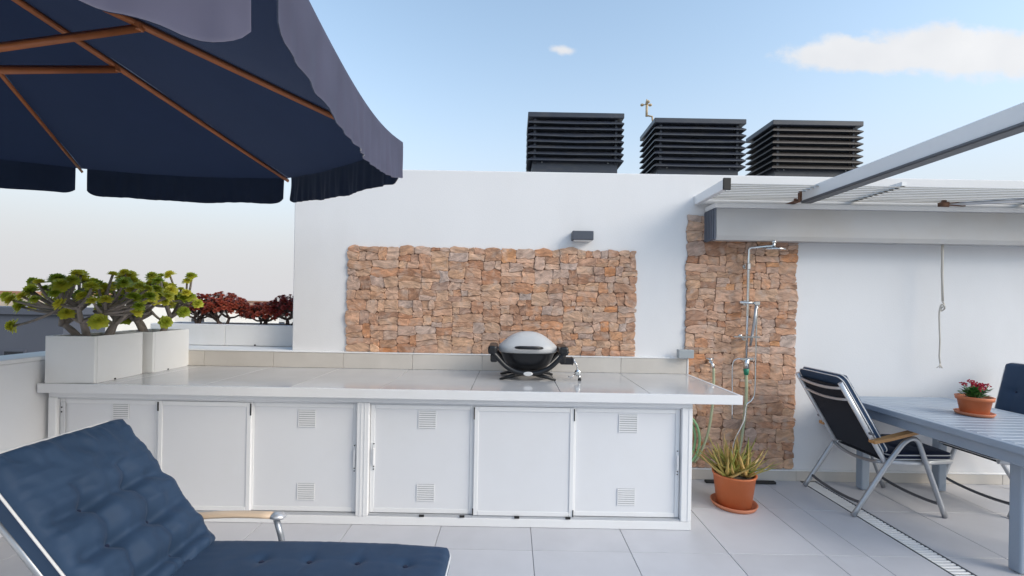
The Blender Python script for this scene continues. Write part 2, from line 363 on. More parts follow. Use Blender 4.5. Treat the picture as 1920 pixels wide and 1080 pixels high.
# the house wall
hw = thing('house_wall', 'tall white rendered terrace wall carrying the stone cladding and the awning', 'wall', (2.3, .12, 0))
MB().box(-1.916, 6.4, 0, .24, -.005, 2.66, bev=.008, seg=2).build('wall_body', 'render', hw)
MB().box(-1.90, 6.4, .242, 5.8, 2.30, 2.42).build('roof_slab', 'concrete', hw)
sk = thing('skirting', 'cream skirting tiles along the foot of the white wall by the dining table', 'skirting', (4, -.01, 0))
x = 1.30
while x < 6.3:
    MB().box(x+.0015, min(x+.6, 6.38)-.0015, -.014, -.0015, .001, .085, bev=.0015).build('tile', 'cream', sk); x += .6
MB().box(1.30, 6.38, -.018, -.0015, .087, .10, bev=.002).build('top_strip', 'trim', sk)

# parapet on the left
pp = thing('parapet_wall', 'low white parapet wall with bright coping beside the long counter', 'wall', (-3.27, -3.6, 0))
MB().box(-3.38, -3.14, -7.0, -.02, -.005, 1.068, bev=.004).build('wall_body', 'render', pp)
MB().box(-3.40, -3.125, -7.0, -.02, 1.070, 1.098, bev=.006, seg=2).build('coping', 'cap', pp)
# ledge and planted trough behind the counter
lg = thing('ledge_wall', 'white ledge behind the counter in front of the red plant trough', 'wall', (-2.6, .14, 0))
MB().box(-3.38, -1.92, 0.0, .27, -.005, 1.038, bev=.003).build('wall_body', 'render', lg)
MB().box(-3.40, -1.92, -.012, .27, 1.040, 1.062, bev=.004).build('coping', 'cap', lg)
tr = thing('plant_trough', 'long white trough wall holding the red succulents', 'planter', (-2.6, .4, 0))
MB().box(-3.38, -1.92, .285, .33, -.005, 1.262, bev=.004).box(-3.38, -1.92, .60, .64, -.005, 1.262, bev=.004).box(-3.38, -3.34, .331, .599, -.005, 1.26).build('trough_body', 'render', tr)
for a, b in ((-3.38, -2.683), (-2.679, -1.922)):
    MB().box(a, b, .272, .284, 1.066, 1.258, bev=.002).build('facing_panel', 'cap', tr)
MB().box(-3.338, -1.922, .332, .598, 1.10, 1.225).build('soil', 'soil', tr)
MB().box(-2.402, -2.388, .262, .271, 1.066, 1.080, bev=.002).build('drain_spout', 'blackrub', tr)

# ------------------------------------------------------------------ stone cladding
def stone_panel(T, X0, X1, Z0, Z1, seed, y_back=-.002):
    """squared rubble: the panel split again and again into uneven blocks, all outlines bent by one shared noise field"""
    rg = random.Random(seed); cells = []
    def split(x0, x1, z0, z1):
        w, h = x1-x0, z1-z0
        big = rg.choice((.005, .008, .011, .015, .020, .026))
        if w*h < big and w < .28 and h < .135: cells.append((x0, x1, z0, z1)); return
        f = rg.uniform(.33, .67)
        if w > h*rg.uniform(1.3, 2.3): split(x0, x0+w*f, z0, z1); split(x0+w*f, x1, z0, z1)
        else: split(x0, x1, z0, z0+h*f); split(x0, x1, z0+h*f, z1)
    split(X0, X1, Z0, Z1)
    def warp(x, z):
        dx = .020*noise.noise(Vector((x*6, z*9, seed))) + .015*noise.noise(Vector((x*17, z*20, seed+5))) + .006*noise.noise(Vector((x*45, z*45, seed+6)))
        dz = .024*noise.noise(Vector((x*5, z*8, seed+11))) + .016*noise.noise(Vector((x*16, z*21, seed+17))) + .006*noise.noise(Vector((x*45, z*45, seed+8)))
        e = min(1, (z-Z0)/.05)
        return x+dx*.75, z+dz*e
    MB().box(X0+.012, X1-.012, y_back-.007, y_back, Z0+.004, Z1-.014).build('mortar_bed', 'mortar', T)
    for (x0, x1, z0, z1) in cells:
        g = .0010; x0 += g; x1 -= g; z0 += g; z1 -= g
        w, h = x1-x0, z1-z0; c = min(w, h)*rg.uniform(.05, .20)
        O = []
        for (ax_, az_, bx_, bz_) in ((x0, z0, x1, z0), (x1, z0, x1, z1), (x1, z1, x0, z1), (x0, z1, x0, z0)):
            L = math.hypot(bx_-ax_, bz_-az_); ux, uz = (bx_-ax_)/L, (bz_-az_)/L; n_ = 4 if L > .12 else (3 if L > .06 else 2)
            for k in range(n_+1):
                d = c+(L-2*c)*k/n_; O.append(warp(ax_+ux*d, az_+uz*d))
        n = len(O); cx, cz = sum(p[0] for p in O)/n, sum(p[1] for p in O)/n
        dep = rg.uniform(.011, .020); tx, tz = rg.uniform(-.06, .06), rg.uniform(-.08, .08)
        yf = lambda px, pz, k: y_back - (dep*k + (px-cx)*tx + (pz-cz)*tz)
        ring0 = [(p[0], y_back-.002, p[1]) for p in O]
        ring1 = [(p[0], min(y_back-.008, yf(p[0], p[1], .93)), p[1]) for p in O]
        ring2 = []
        for p in O:
            q = rg.uniform(.80, .94); px, pz = cx+(p[0]-cx)*q, cz+(p[1]-cz)*q
            ring2.append((px, min(y_back-.009, yf(px, pz, 1)+rg.uniform(-.0025, .0025)), pz))
        pts = ring0+ring1+ring2+[(cx, yf(cx, cz, 1)+rg.uniform(-.003, .003), cz)]
        F = []
        for k in range(n):
            k2 = (k+1) % n
            F += [(k, k2, n+k2, n+k), (n+k, n+k2, 2*n+k2, 2*n+k), (2*n+k, 2*n+k2, 3*n)]
        MB().poly(pts, F).build('stone', 'stone', T)
T = thing('stone_cladding', 'wide panel of rough brown stone cladding behind the barbecue', 'stone cladding', (-.18, -.01, 1.06))
stone_panel(T, -1.44, 1.078, 1.062, 1.985, 3)
T = thing('stone_cladding', 'tall narrow strip of rough brown stone cladding behind the shower', 'stone cladding', (2.0, -.01, .1))
stone_panel(T, 1.515, 2.478, .105, 2.29, 8)

# ------------------------------------------------------------------ the long counter
C = thing('counter_unit', 'long white counter with sliding doors and grey tiled top', 'counter', (-.8, -.45, 0))
MB().box(-3.10, 1.222, -.845, -.03, .0, .83).build('carcass', 'lacquer', C)
MB().box(-3.10, 1.226, -.893, -.846, .001, .058, bev=.003).build('plinth', 'trim', C)
f = MB()
f.box(-3.10, 1.226, -.893, -.846, .822, .862, bev=.003)
for a, b in ((-3.10, -3.046), (-1.028, -.945), (1.155, 1.226)): f.box(a, b, -.896, -.847, .059, .821, bev=.004)
f.box(-1.000, -.992, -.8985, -.8965, .06, .82).box(-.975, -.969, -.8985, -.8965, .06, .82).box(1.20, 1.206, -.8985, -.8965, .06, .82)
f.build('door_frame', 'trim', C)
MB().box(-3.045, -1.029, -.882, -.848, .0595, .070).box(-.944, 1.154, -.882, -.848, .0595, .070).box(-3.045, -1.029, -.882, -.848, .810, .8205).box(-.944, 1.154, -.882, -.848, .810, .8205).box(-.944, 1.154, -.889, -.884, .0595, .066).box(-3.045, -1.029, -.889, -.884, .0595, .066).build('sliding_track', 'alu_light', C)
def vent(door, x0, x1, z0, z1, y):
    MB().box(x0, x1, y-.0018, y-.0003, z0, z1).build('vent_back', 'vent_dark', door)
    v = MB(); v.box(x0, x0+.004, y-.0055, y-.002, z0, z1).box(x1-.004, x1, y-.0055, y-.002, z0, z1)
    n = 8; h = (z1-z0)/n
    for k in range(n): v.box(x0+.0042, x1-.0042, y-.0055, y-.002, z0+k*h+h*.20, z0+k*h+h*.84)
    v.build('vent_grille', 'vent', door)
def handle(door, x, z0, z1, y):
    h = MB(); h.box(x-.009, x+.009, y-.006, y-.0005, z0-.022, z1+.022, bev=.002); h.box(x-.006, x+.006, y-.016, y-.006, z0+.012, z1-.012, bev=.003)
    hd = h.build('handle', 'trim', door)
def door(x0, x1, y, vents=(), hx=None, hz=None, screws=False):
    d = MB(); d.box(x0+.001, x1-.001, y, y+.014, .074, .806, bev=.0015)
    dd = d.build('door', 'lacquer', C)
    e = MB()
    e.box(x0+.001, x0+.030, y-.006, y-.0002, .074, .806, bev=.002).box(x1-.030, x1-.001, y-.006, y-.0002, .074, .806, bev=.002)
    e.box(x0+.031, x1-.031, y-.006, y-.0002, .776, .806, bev=.002).box(x0+.031, x1-.031, y-.006, y-.0002, .074, .104, bev=.002)
    e.build('door_edge', 'trim', dd)
    for v in vents: vent(dd, *v, y)
    if hx is not None:
        handle(dd, hx, hz[0], hz[1], y-.006)
        s = MB()
        for z in (hz[0]-.016, hz[1]+.016, hz[0]+.002): s.box(hx-.004, hx+.004, y-.0145, y-.0122, z-.004, z+.004, bev=.001)
        s.build('screw', 'blackrub', dd)
    return dd
yA, yB = -.862, -.880
door(-3.044, -2.372, yA, [(-2.692, -2.582, .676, .789), (-2.692, -2.582, .15, .263)])
door(-2.370, -1.742, yB)
door(-1.762, -1.030, yA, [(-1.434, -1.316, .640, .757), (-1.434, -1.316, .146, .260)], -1.046, (.37, .51))
door(-.943, -.238, yA, [(-.620, -.500, .646, .764), (-.624, -.504, .152, .268)], -.916, (.385, .525))
door(-.240, .436, yB)
door(.418, 1.153, yA, [(.738, .864, .642, .763), (.736, .856, .148, .262)], 1.136, (.385, .51))
st = MB()
for x in (-.582, -.311, .057, .400): st.box(x-.017, x+.017, -.8995, -.8925, .062, .078, bev=.002)
st.box(-2.372, -2.364, -.890, -.8865, .74, .80).box(-1.748, -1.740, -.890, -.8865, .72, .80).box(-.244, -.237, -.890, -.8865, .72, .80).box(.430, .437, -.890, -.8865, .72, .80)
st.box(-.244, -.237, -.890, -.8865, .075, .12).box(.430, .437, -.890, -.8865, .075, .12)
st.build('rubber_stopper', 'blackrub', C)
lk = MB().box(-3.036, -3.006, -.8765, -.8685, .40, .79, bev=.002).build('lock_plate', 'alu_light', C)
MB().box(-3.03, -3.022, -.8785, -.8767, .745, .755).box(-3.03, -3.022, -.8785, -.8767, .715, .725).build('keyhole', 'blackrub', lk)
# slab and tiles
MB().box(-3.122, 1.528, -.938, -.032, .864, .907, bev=.002).build('slab', 'trim', C)
MB().box(-3.122, 1.534, -.945, -.926, .860, .9215, bev=.003, seg=2).box(1.512, 1.534, -.925, -.034, .862, .9215, bev=.003, seg=2).build('edge_strip', 'trim', C)
xs = [-3.12, -2.667, -2.067, -1.467, -.867, -.267, .333, .933, 1.510]
for a, b in zip(xs, xs[1:]): MB().box(a+.0015, b-.0015, -.924, -.034, .908, .920, bev=.001).build('tile', 'counter', C)
MB().box(-3.12, 1.53, -.034, -.0005, .70, 1.040).build('upstand_backing', 'grout', C)
xs = [-3.12, -2.65, -2.05, -1.45, -.85, -.25, .35, .95, 1.52]
for a, b in zip(xs, xs[1:]): MB().box(a+.0015, b-.0015, -.046, -.0345, .9215, 1.050, bev=.001).build('tile', 'cream', C)
MB().box(-3.12, 1.53, -.050, -.0005, 1.0515, 1.0605, bev=.002).box(1.521, 1.533, -.050, -.0005, .9215, 1.051, bev=.002).build('upstand_trim', 'cap', C)

# junction box, wall light
t = MB().box(1.425, 1.556, -.105, -.052, 1.063, 1.136, bev=.005, seg=2).build('junction_box', 'greybox', None, org=(1.49, -.05, 1.06))
tag(t, 'small grey plastic junction box at the end of the tiled upstand', 'junction box')
wl = thing('wall_light', 'dark grey box wall light above the wide stone panel', 'wall light', (.596, 0, 2.1))
MB().box(.506, .686, -.095, -.004, 2.058, 2.135, bev=.004).build('housing', 'lamp', wl)
MB().box(.520, .672, -.085, -.015, 2.052, 2.0575).build('lens', 'vent', wl)
MB().box(.53, .66, -.0035, -.0002, 2.07, 2.125).build('back_plate', 'lamp', wl)

# ------------------------------------------------------------------ roof vents
def roof_vent(label, x0, x1, y0, z1, n, fin_mat, warp, solid_side=False, pitch=.085):
    dpt = .56; cx, cy = (x0+x1)/2, y0+dpt/2; hx, hy = (x1-x0)/2, dpt/2; zb = 2.42
    t = thing('roof_vent', label, 'roof vent', (cx, cy, zb), 'louvred roof vents behind the white wall')
    MB().box(cx-hx+.09, cx+hx-.09, cy-hy+.09, cy+hy-.09, zb, z1-.03).build('shaft', 'slate_in', t)
    MB().box(cx-hx+.055, cx+hx-.055, cy-hy+.055, cy+hy-.055, zb, z1-pitch*n-.02, bev=.004).build('base_box', 'slate', t)
    MB().box(cx-hx, cx+hx, cy-hy, cy+hy, z1-.055, z1, bev=.005).build('cap', 'slate', t)
    ring = lambda hx_, hy_, z, w=0: [(cx-hx_, cy-hy_, z), (cx, cy-hy_-w*.3, z-w), (cx+hx_, cy-hy_, z), (cx+hx_, cy+hy_, z), (cx, cy+hy_, z), (cx-hx_, cy+hy_, z)]
    for k in range(n):
        zo = z1-.055-pitch*(k+.95); zi = zo+pitch*.95
        w = warp*rnd.uniform(-.3, 1) if k < 4 else warp*rnd.uniform(-.1, .25)
        o = 0.0 if k else 0.0
        P = ring(hx-.065, hy-.065, zi) + ring(hx-o, hy-o, zo+.012, w) + ring(hx-o, hy-o, zo, w) + ring(hx-.068, hy-.068, zi-.012)
        m = 6; F = []
        for q in range(3):
            for i in range(m): F.append((q*m+i, q*m+(i+1) % m, (q+1)*m+(i+1) % m, (q+1)*m+i))
        for i in range(m): F.append((3*m+i, 3*m+(i+1) % m, (i+1) % m, i))
        MB().poly(P, F).build('louvre', fin_mat, t)
    for sx in (-1, 1): MB().box(cx+sx*(hx-.08)-.012, cx+sx*(hx-.08)+.012, cy-hy+.035, cy-hy+.055, z1-pitch*n-.07, z1-.06).build('corner_bar', 'slate', t)
    s = MB()
    for sx in (-.8, .8): s.lathe([(.008, 0), (.008, .01), (.004, .014)], mat=Matrix.Translation((cx+sx*(hx-.07), cy-hy+.053, z1-pitch*n-.055)) @ Matrix.Rotation(R(90), 4, 'X'), seg=8)
    s.build('bolt', 'chrome', t)
    return t
roof_vent('dark louvred roof vent with warped fins, farthest from the awning beam', .140, 1.19, .95, 3.60, 7, 'slate', .022, pitch=.068)
roof_vent('dark louvred roof vent standing beside the small beige weather sensor', 1.520, 2.522, .95, 3.56, 7, 'slate', .018, pitch=.068)
roof_vent('louvred roof vent with straight bronze-edged fins, nearest the awning beam', 2.808, 3.80, .95, 3.56, 7, 'slate_brown', 0.0, pitch=.068)
ws = thing('weather_sensor', 'small beige weather sensor on a bracket above the roof vents', 'sensor', (1.66, 1.35, 3.56))
MB().tube([(1.62, 1.30, 3.561), (1.60, 1.30, 3.72), (1.535, 1.30, 3.73)], .011).tube([(1.535, 1.30, 3.72), (1.535, 1.30, 3.86)], .014).build('bracket', 'beige', ws)
h = MB()
for k in range(3):
    a = k*2.094+.5; p = Vector((1.535+.055*math.cos(a), 1.30+.055*math.sin(a), 3.865))
    h.tube([(1.535, 1.30, 3.86), tuple(p)], .006, seg=6); h.lathe([(.004, -.016), (.02, -.006), (.02, .008), (.004, .018)], c=tuple(p), seg=10)
h.lathe([(.018, 0), (.014, .03), (.006, .06)], c=(1.535, 1.30, 3.86), seg=10)
h.build('cup_rotor', 'beige', ws)

# ------------------------------------------------------------------ awning, canopy, beam
lc = thing('louvre_canopy', 'narrow slatted canopy under the roof edge above the grey awning', 'canopy', (3.9, -.28, 2.4))
MB().box(1.575, 1.618, -.535, -.001, 2.392, 2.468, bev=.003).box(1.619, 6.3, -.022, -.001, 2.40, 2.46, bev=.003).build('side_beam', 'trim', lc)
MB().box(1.568, 1.625, -.552, -.536, 2.385, 2.474, bev=.003).build('end_cap', 'blackrub', lc)
for k in range(10):
    y = -.51+k*.05
    MB().box(-2.34, 2.34, -.017, .017, -.003, .003, bev=.001, mat=Matrix.Translation((3.96, y, 2.437)) @ Matrix.Rotation(R(24+rnd.uniform(-2, 2)), 4, 'X')).build('slat', 'louv', lc)
for x in (2.95, 4.4, 5.8): MB().box(x-.018, x+.018, -.52, -.023, 2.445, 2.475).build('rafter', 'trim', lc)

aw = thing('awning_cassette', 'grey awning cassette with white rail mounted across the wall', 'awning', (3.9, -.1, 2.05))
MB().prism([(-.205, 2.330), (-.205, 2.362), (-.196, 2.368), (-.002, 2.368), (-.002, 2.330)], 'x', 1.668, 6.3).build('top_rail', 'trim', aw)
MB().prism([(-.180, 2.329), (-.190, 2.10), (-.180, 2.064), (-.172, 2.064), (-.172, 2.329)], 'x', 1.690, 6.3).build('front_panel', 'awn', aw)
MB().prism([(-.1715, 2.064), (-.1715, 2.076), (-.002, 2.090), (-.002, 2.078)], 'x', 1.690, 6.3).build('bottom_panel', 'awn', aw)
e = MB().box(1.672, 1.689, -.186, -.002, 2.066, 2.329, bev=.002)
for k in range(6): e.box(1.660, 1.6715, -.172+k*.029, -.158+k*.029, 2.072, 2.322, bev=.002)
e.build('end_cap', 'awn_end', aw)

bm_ = thing('awning_beam', 'long white aluminium beam reaching out from the wall over the terrace', 'beam', (2.335, -2.6, 0))
MB().box(2.300, 2.368, -6.4, -.33, 2.355, 2.455, bev=.003).build('beam', 'trim', bm_)
MB().box(2.290, 2.300-.0005, -6.4, -.33, 2.350, 2.362).box(2.296, 2.372, -6.4, -.33, 2.343, 2.3545, bev=.002).build('lower_groove', 'alu_dark', bm_)
MB().box(2.30, 2.368, -6.40, -6.33, 0.0, 2.342, bev=.004).build('post', 'trim', bm_)
k = MB().box(2.285, 2.383, -.328, -.30, 2.368, 2.444, bev=.004).box(2.315, 2.355, -.30, -.021, 2.378, 2.396, bev=.002)
for x in (2.30, 2.334, 2.368): k.lathe([(.012, 0), (.012, .03)], mat=Matrix.Translation((x, -.25, 2.372)), seg=8)
k.build('wall_bracket', 'rust', bm_)
am = thing('folding_awning', 'folded pale awning arm on a rusty bracket above the rail', 'awning', (3.6, -.19, 2.37))
MB().tube([(3.62, -.185, 2.392), (3.95, -.30, 2.398), (4.9, -.62, 2.405)], [.012, .018, .018], seg=8).build('arm_tube', 'alu_light', am)
MB().box(3.555, 3.615, -.20, -.15, 2.3695, 2.412, bev=.004).box(3.575, 3.60, -.19, -.16, 2.413, 2.428, bev=.003).tube([(3.60, -.19, 2.385), (3.70, -.21, 2.374), (3.74, -.20, 2.378)], .005, seg=6).tube([(3.60, -.19, 2.40), (3.75, -.23, 2.403), (3.82, -.25, 2.398)], .005, seg=6).build('bracket', 'rust', am)
cr = thing('pull_cord', 'pale pull cord hanging from the awning with knot and frayed end', 'cord', (3.638, -.1, 2.06))
MB().tube([(3.636, -.12, 2.085), (3.637, -.12, 1.8), (3.646, -.12, 1.585)], .0085, seg=8).build('rod', 'cord', cr)
MB().tube(spline([(3.646, -.12, 1.584), (3.652, -.125, 1.562), (3.640, -.135, 1.545), (3.628, -.125, 1.525), (3.640, -.115, 1.505), (3.655, -.125, 1.52), (3.645, -.138, 1.54), (3.628, -.13, 1.56), (3.620, -.12, 1.50), (3.622, -.12, 1.38), (3.628, -.12, 1.25), (3.626, -.12, 1.12), (3.634, -.12, 1.06)], 5), .006, seg=6).build('rope', 'cord', cr)
q = MB()
for dx in (-.022, -.008, .006, .02): q.tube([(3.634, -.12, 1.062), (3.634+dx*.5, -.12+dx*.2, 1.04), (3.634+dx, -.12+rnd.uniform(-.01, .01), 1.022)], .003, seg=5)
q.build('frayed_end', 'cord', cr)

# ------------------------------------------------------------------ shower
sh = thing('shower_column', 'slim chrome outdoor shower column on the stone strip', 'shower', (2.015, -.08, .9))
MB().tube([(2.012, -.078, 1.06), (2.016, -.078, 1.5), (2.020, -.078, 2.0), (2.026, -.080, 2.012), (2.04, -.085, 2.017), (2.16, -.20, 2.018)], .0115, seg=10).build('riser_pipe', 'chrome', sh)
MB().lathe([(.012, .03), (.02, .012), (.085, .004), (.088, -.006), (.08, -.009)], c=(2.16, -.20, 1.99), seg=28).tube([(2.16, -.20, 2.0), (2.16, -.20, 2.045)], .013, seg=8).lathe([(.004, -.016), (.018, -.006), (.018, .008), (.004, .018)], c=(2.16, -.20, 2.05), seg=12).build('shower_head', 'chrome', sh)
w = MB()
for z in (1.86, 1.24, 1.545): w.tube([(2.016, -.024, z), (2.016, -.078, z)], .011, seg=8).lathe([(.024, 0), (.022, .008)], mat=Matrix.Translation((2.016, -.026, z)) @ Matrix.Rotation(R(90), 4, 'X'), seg=14)
w.box(2.000, 2.030, -.096, -.060, 1.83, 1.885, bev=.004).build('wall_mount', 'chrome', sh)
MB().tube([(1.945, -.082, 1.549), (2.11, -.082, 1.541)], .013, seg=10).box(2.06, 2.105, -.12, -.095, 1.525, 1.56, bev=.005).build('diverter', 'chrome', sh)
MB().tube([(2.070, -.112, 1.525), (2.062, -.112, 1.40), (2.030, -.108, 1.18)], [.010, .013, .009], seg=10).build('hand_spray', 'alu', sh)
MB().box(1.88, 2.10, -.135, -.10, 1.250, 1.262, bev=.003).tube([(1.935, -.118, 1.262), (1.935, -.118, 1.275)], .018, seg=10).build('soap_shelf', 'chrome', sh)
MB().tube([(2.010, -.088, 1.065), (2.010, -.088, .985)], [.022, .024], seg=12).box(1.955, 2.065, -.105, -.075, 1.055, 1.075, bev=.004).build('mixer_valve', 'chrome', sh)
MB().tube([(2.010, -.088, .985), (2.010, -.088, .93)], [.024, .018], seg=12).build('hose_coupling', 'green', sh)
MB().tube(spline([(2.082, -.11, 1.525), (2.080, -.105, 1.30), (2.080, -.10, .82), (2.055, -.10, .72), (2.010, -.10, .675), (1.99, -.10, .54), (1.92, -.09, .37), (1.90, -.07, .20)], 6), .0065, seg=6).build('spray_hose', 'chrome', sh)
MB().tube(spline([(1.99, -.09, 1.066), (1.92, -.085, 1.06), (1.895, -.08, 1.0), (1.897, -.08, .80), (1.90, -.08, .55)], 6), .006, seg=6).build('feed_hose', 'chrome', sh)
MB().tube(spline([(2.010, -.088, .932), (2.014, -.088, .82), (2.01, -.088, .66), (1.985, -.08, .40), (1.96, -.07, .22)], 6), .013, seg=8).build('garden_hose', 'hose2', sh)
tp = thing('wall_tap', 'small chrome garden tap with hose on the stone strip', 'tap', (1.71, -.06, 1.0))
MB().tube([(1.706, -.024, 1.035), (1.706, -.10, 1.035)], .014, seg=10).tube([(1.706, -.09, 1.035), (1.715, -.105, 1.01), (1.722, -.105, .985)], [.013, .014, .012], seg=10).lathe([(.02, 0), (.022, .01), (.012, .016)], c=(1.706, -.07, 1.05), seg=12).build('tap_body', 'chrome', tp)
MB().box(1.672, 1.74, -.078, -.062, 1.058, 1.068, bev=.003).build('tap_lever', 'chrome', tp)
MB().tube(spline([(1.723, -.105, .985), (1.728, -.10, .84), (1.726, -.09, .66), (1.694, -.085, .43), (1.63, -.08, .245), (1.58, -.08, .17)], 6), .011, seg=8).build('hose', 'hose2', tp)
cl = MB()
for k in range(3):
    pts = [(1.445+(.115+.016*k)*math.cos(a)+.012*k, -.06-.022*k, .37+(.185+.016*k)*math.sin(a)) for a in [i*math.pi/14 for i in range(28)]]
    cl.tube(pts+pts[:1], .0105, seg=7, caps=False)
o = cl.build('hose_coil', 'hose', None, org=(1.44, -.1, .16)); tag(o, 'coiled green garden hose hanging beside the counter end', 'hose')
o = MB().box(1.68, 2.28, -.098, -.058, .001, .022, bev=.006, seg=2).build('rubber_strip', 'blackrub', None, org=(1.98, -.08, 0)); tag(o, 'flat black rubber strip lying below the shower', 'rubber strip')

# ------------------------------------------------------------------ barbecue
B = thing('gas_barbecue', 'portable gas barbecue with silver lid and black cradle on the counter', 'barbecue', (.13, -.35, .9205))
def bq(): return MB()
X0, Y0, Z0 = .13, -.35, .9205
def oval(mb, prof, sy=.72, seg=40, pw=2.6):
    rings = []
    for r, z in prof:
        ring = []
        for k in range(seg):
            a = k*2*math.pi/seg; c, s_ = math.cos(a), math.sin(a)
            px = math.copysign(abs(c)**(2/pw), c)*r; py = math.copysign(abs(s_)**(2/pw), s_)*r*sy
            ring.append(mb.bm.verts.new((X0+px, Y0+py, Z0+z)))
        rings.append(ring)
    for i in range(len(rings)-1):
        for k in range(seg):
            fc = mb.bm.faces.new((rings[i][k], rings[i][(k+1) % seg], rings[i+1][(k+1) % seg], rings[i+1][k])); fc.smooth = True
    mb.bm.faces.new(rings[0][::-1]); mb.bm.faces.new(rings[-1]); return mb
lid = oval(bq(), [(.216, .205), (.224, .207), (.232, .216), (.234, .232), (.230, .250), (.212, .268), (.185, .292), (.150, .320), (.112, .343), (.070, .358), (.03, .365), (.005, .366)]).build('lid', 'bbq_lid', B)
MB().tube(bez([(X0-.100, Y0-.182, Z0+.252), (X0-.09, Y0-.225, Z0+.256), (X0+.09, Y0-.225, Z0+.256), (X0+.108, Y0-.182, Z0+.250)], 10), [.007, .010, .012, .013, .013, .013, .013, .013, .012, .010, .007], seg=8).build('lid_handle', 'bbq_black', lid)
oval(bq(), [(.10, .060), (.14, .075), (.175, .115), (.198, .165), (.214, .200), (.219, .2045)]).build('firebox', 'bbq_black', B)
for s_ in (-1, 1):
    y = Y0+s_*.135-.02
    MB().tube(spline([(X0-.295, y, Z0+.240), (X0-.245, y, Z0+.185), (X0-.17, y, Z0+.108), (X0-.09, y, Z0+.066), (X0, y, Z0+.054), (X0+.09, y, Z0+.064), (X0+.17, y, Z0+.103), (X0+.245, y, Z0+.175), (X0+.30, y, Z0+.232)], 4), .0185, seg=8).build('cradle_rail', 'bbq_black', B)
for sx in (-1, 1):
    hb = MB(); xx = X0+sx*.272
    hb.box(xx-.035, xx+.035, Y0-.175, Y0+.135, Z0+.195, Z0+.262, bev=.018, seg=2)
    hb.box(xx-sx*.012-.028, xx-sx*.012+.028, Y0-.165, Y0-.11, Z0+.135, Z0+.20, bev=.014, seg=2)
    hb.build('side_grip', 'bbq_black', B)
    for s_ in (-1, 1):
        y = Y0+s_*.115
        MB().tube([(X0+sx*.03, Y0+s_*.09, Z0+.046), (X0+sx*.12, y, Z0+.028), (X0+sx*.215, y+s_*.02, Z0+.004)], [.016, .016, .008], seg=8, flat=.8).build('foot', 'bbq_black', B)
MB().box(X0+.245, X0+.345, Y0-.155, Y0-.085, Z0+.125, Z0+.178, bev=.008, seg=2).box(X0+.333, X0+.340, Y0-.157, Y0-.083, Z0+.123, Z0+.180).build('gas_inlet', 'bbq_black', B)
MB().tube([(X0+.346, Y0-.12, Z0+.152), (X0+.358, Y0-.12, Z0+.152)], .020, seg=14).build('control_knob', 'alu', B)
bd = MB().lathe([(.036, 0), (.036, .004), (.031, .007)], mat=Matrix.Translation((X0, Y0-.172, Z0+.054)) @ Matrix.Rotation(R(90), 4, 'X') @ Matrix.Diagonal((1, .46, 1, 1)), seg=28).build('badge', 'badge', B)
rg_ = MB().lathe([(.008, 0), (.026, .006), (.026, .022), (.012, .03)], mat=Matrix.Translation((X0+.385, Y0-.10, Z0+.06)) @ Matrix.Rotation(R(90), 4, 'X'), seg=16).tube([(X0+.358, Y0-.12, Z0+.15), (X0+.375, Y0-.12, Z0+.12), (X0+.383, Y0-.115, Z0+.085)], .006, seg=6).tube([(X0+.40, Y0-.11, Z0+.04), (X0+.395, Y0-.11, Z0+.012)], .009, seg=8).tube([(X0+.37, Y0-.11, Z0+.05), (X0+.33, Y0-.11, Z0+.022), (X0+.31, Y0-.11, Z0+.03)], .004, seg=6)
rg_.build('gas_regulator', 'chrome', B)
MB().lathe([(.012, 0), (.014, .006), (.012, .02)], c=(X0+.40, Y0-.11, Z0-.0003), seg=10).build('regulator_plug', 'blackrub', B)

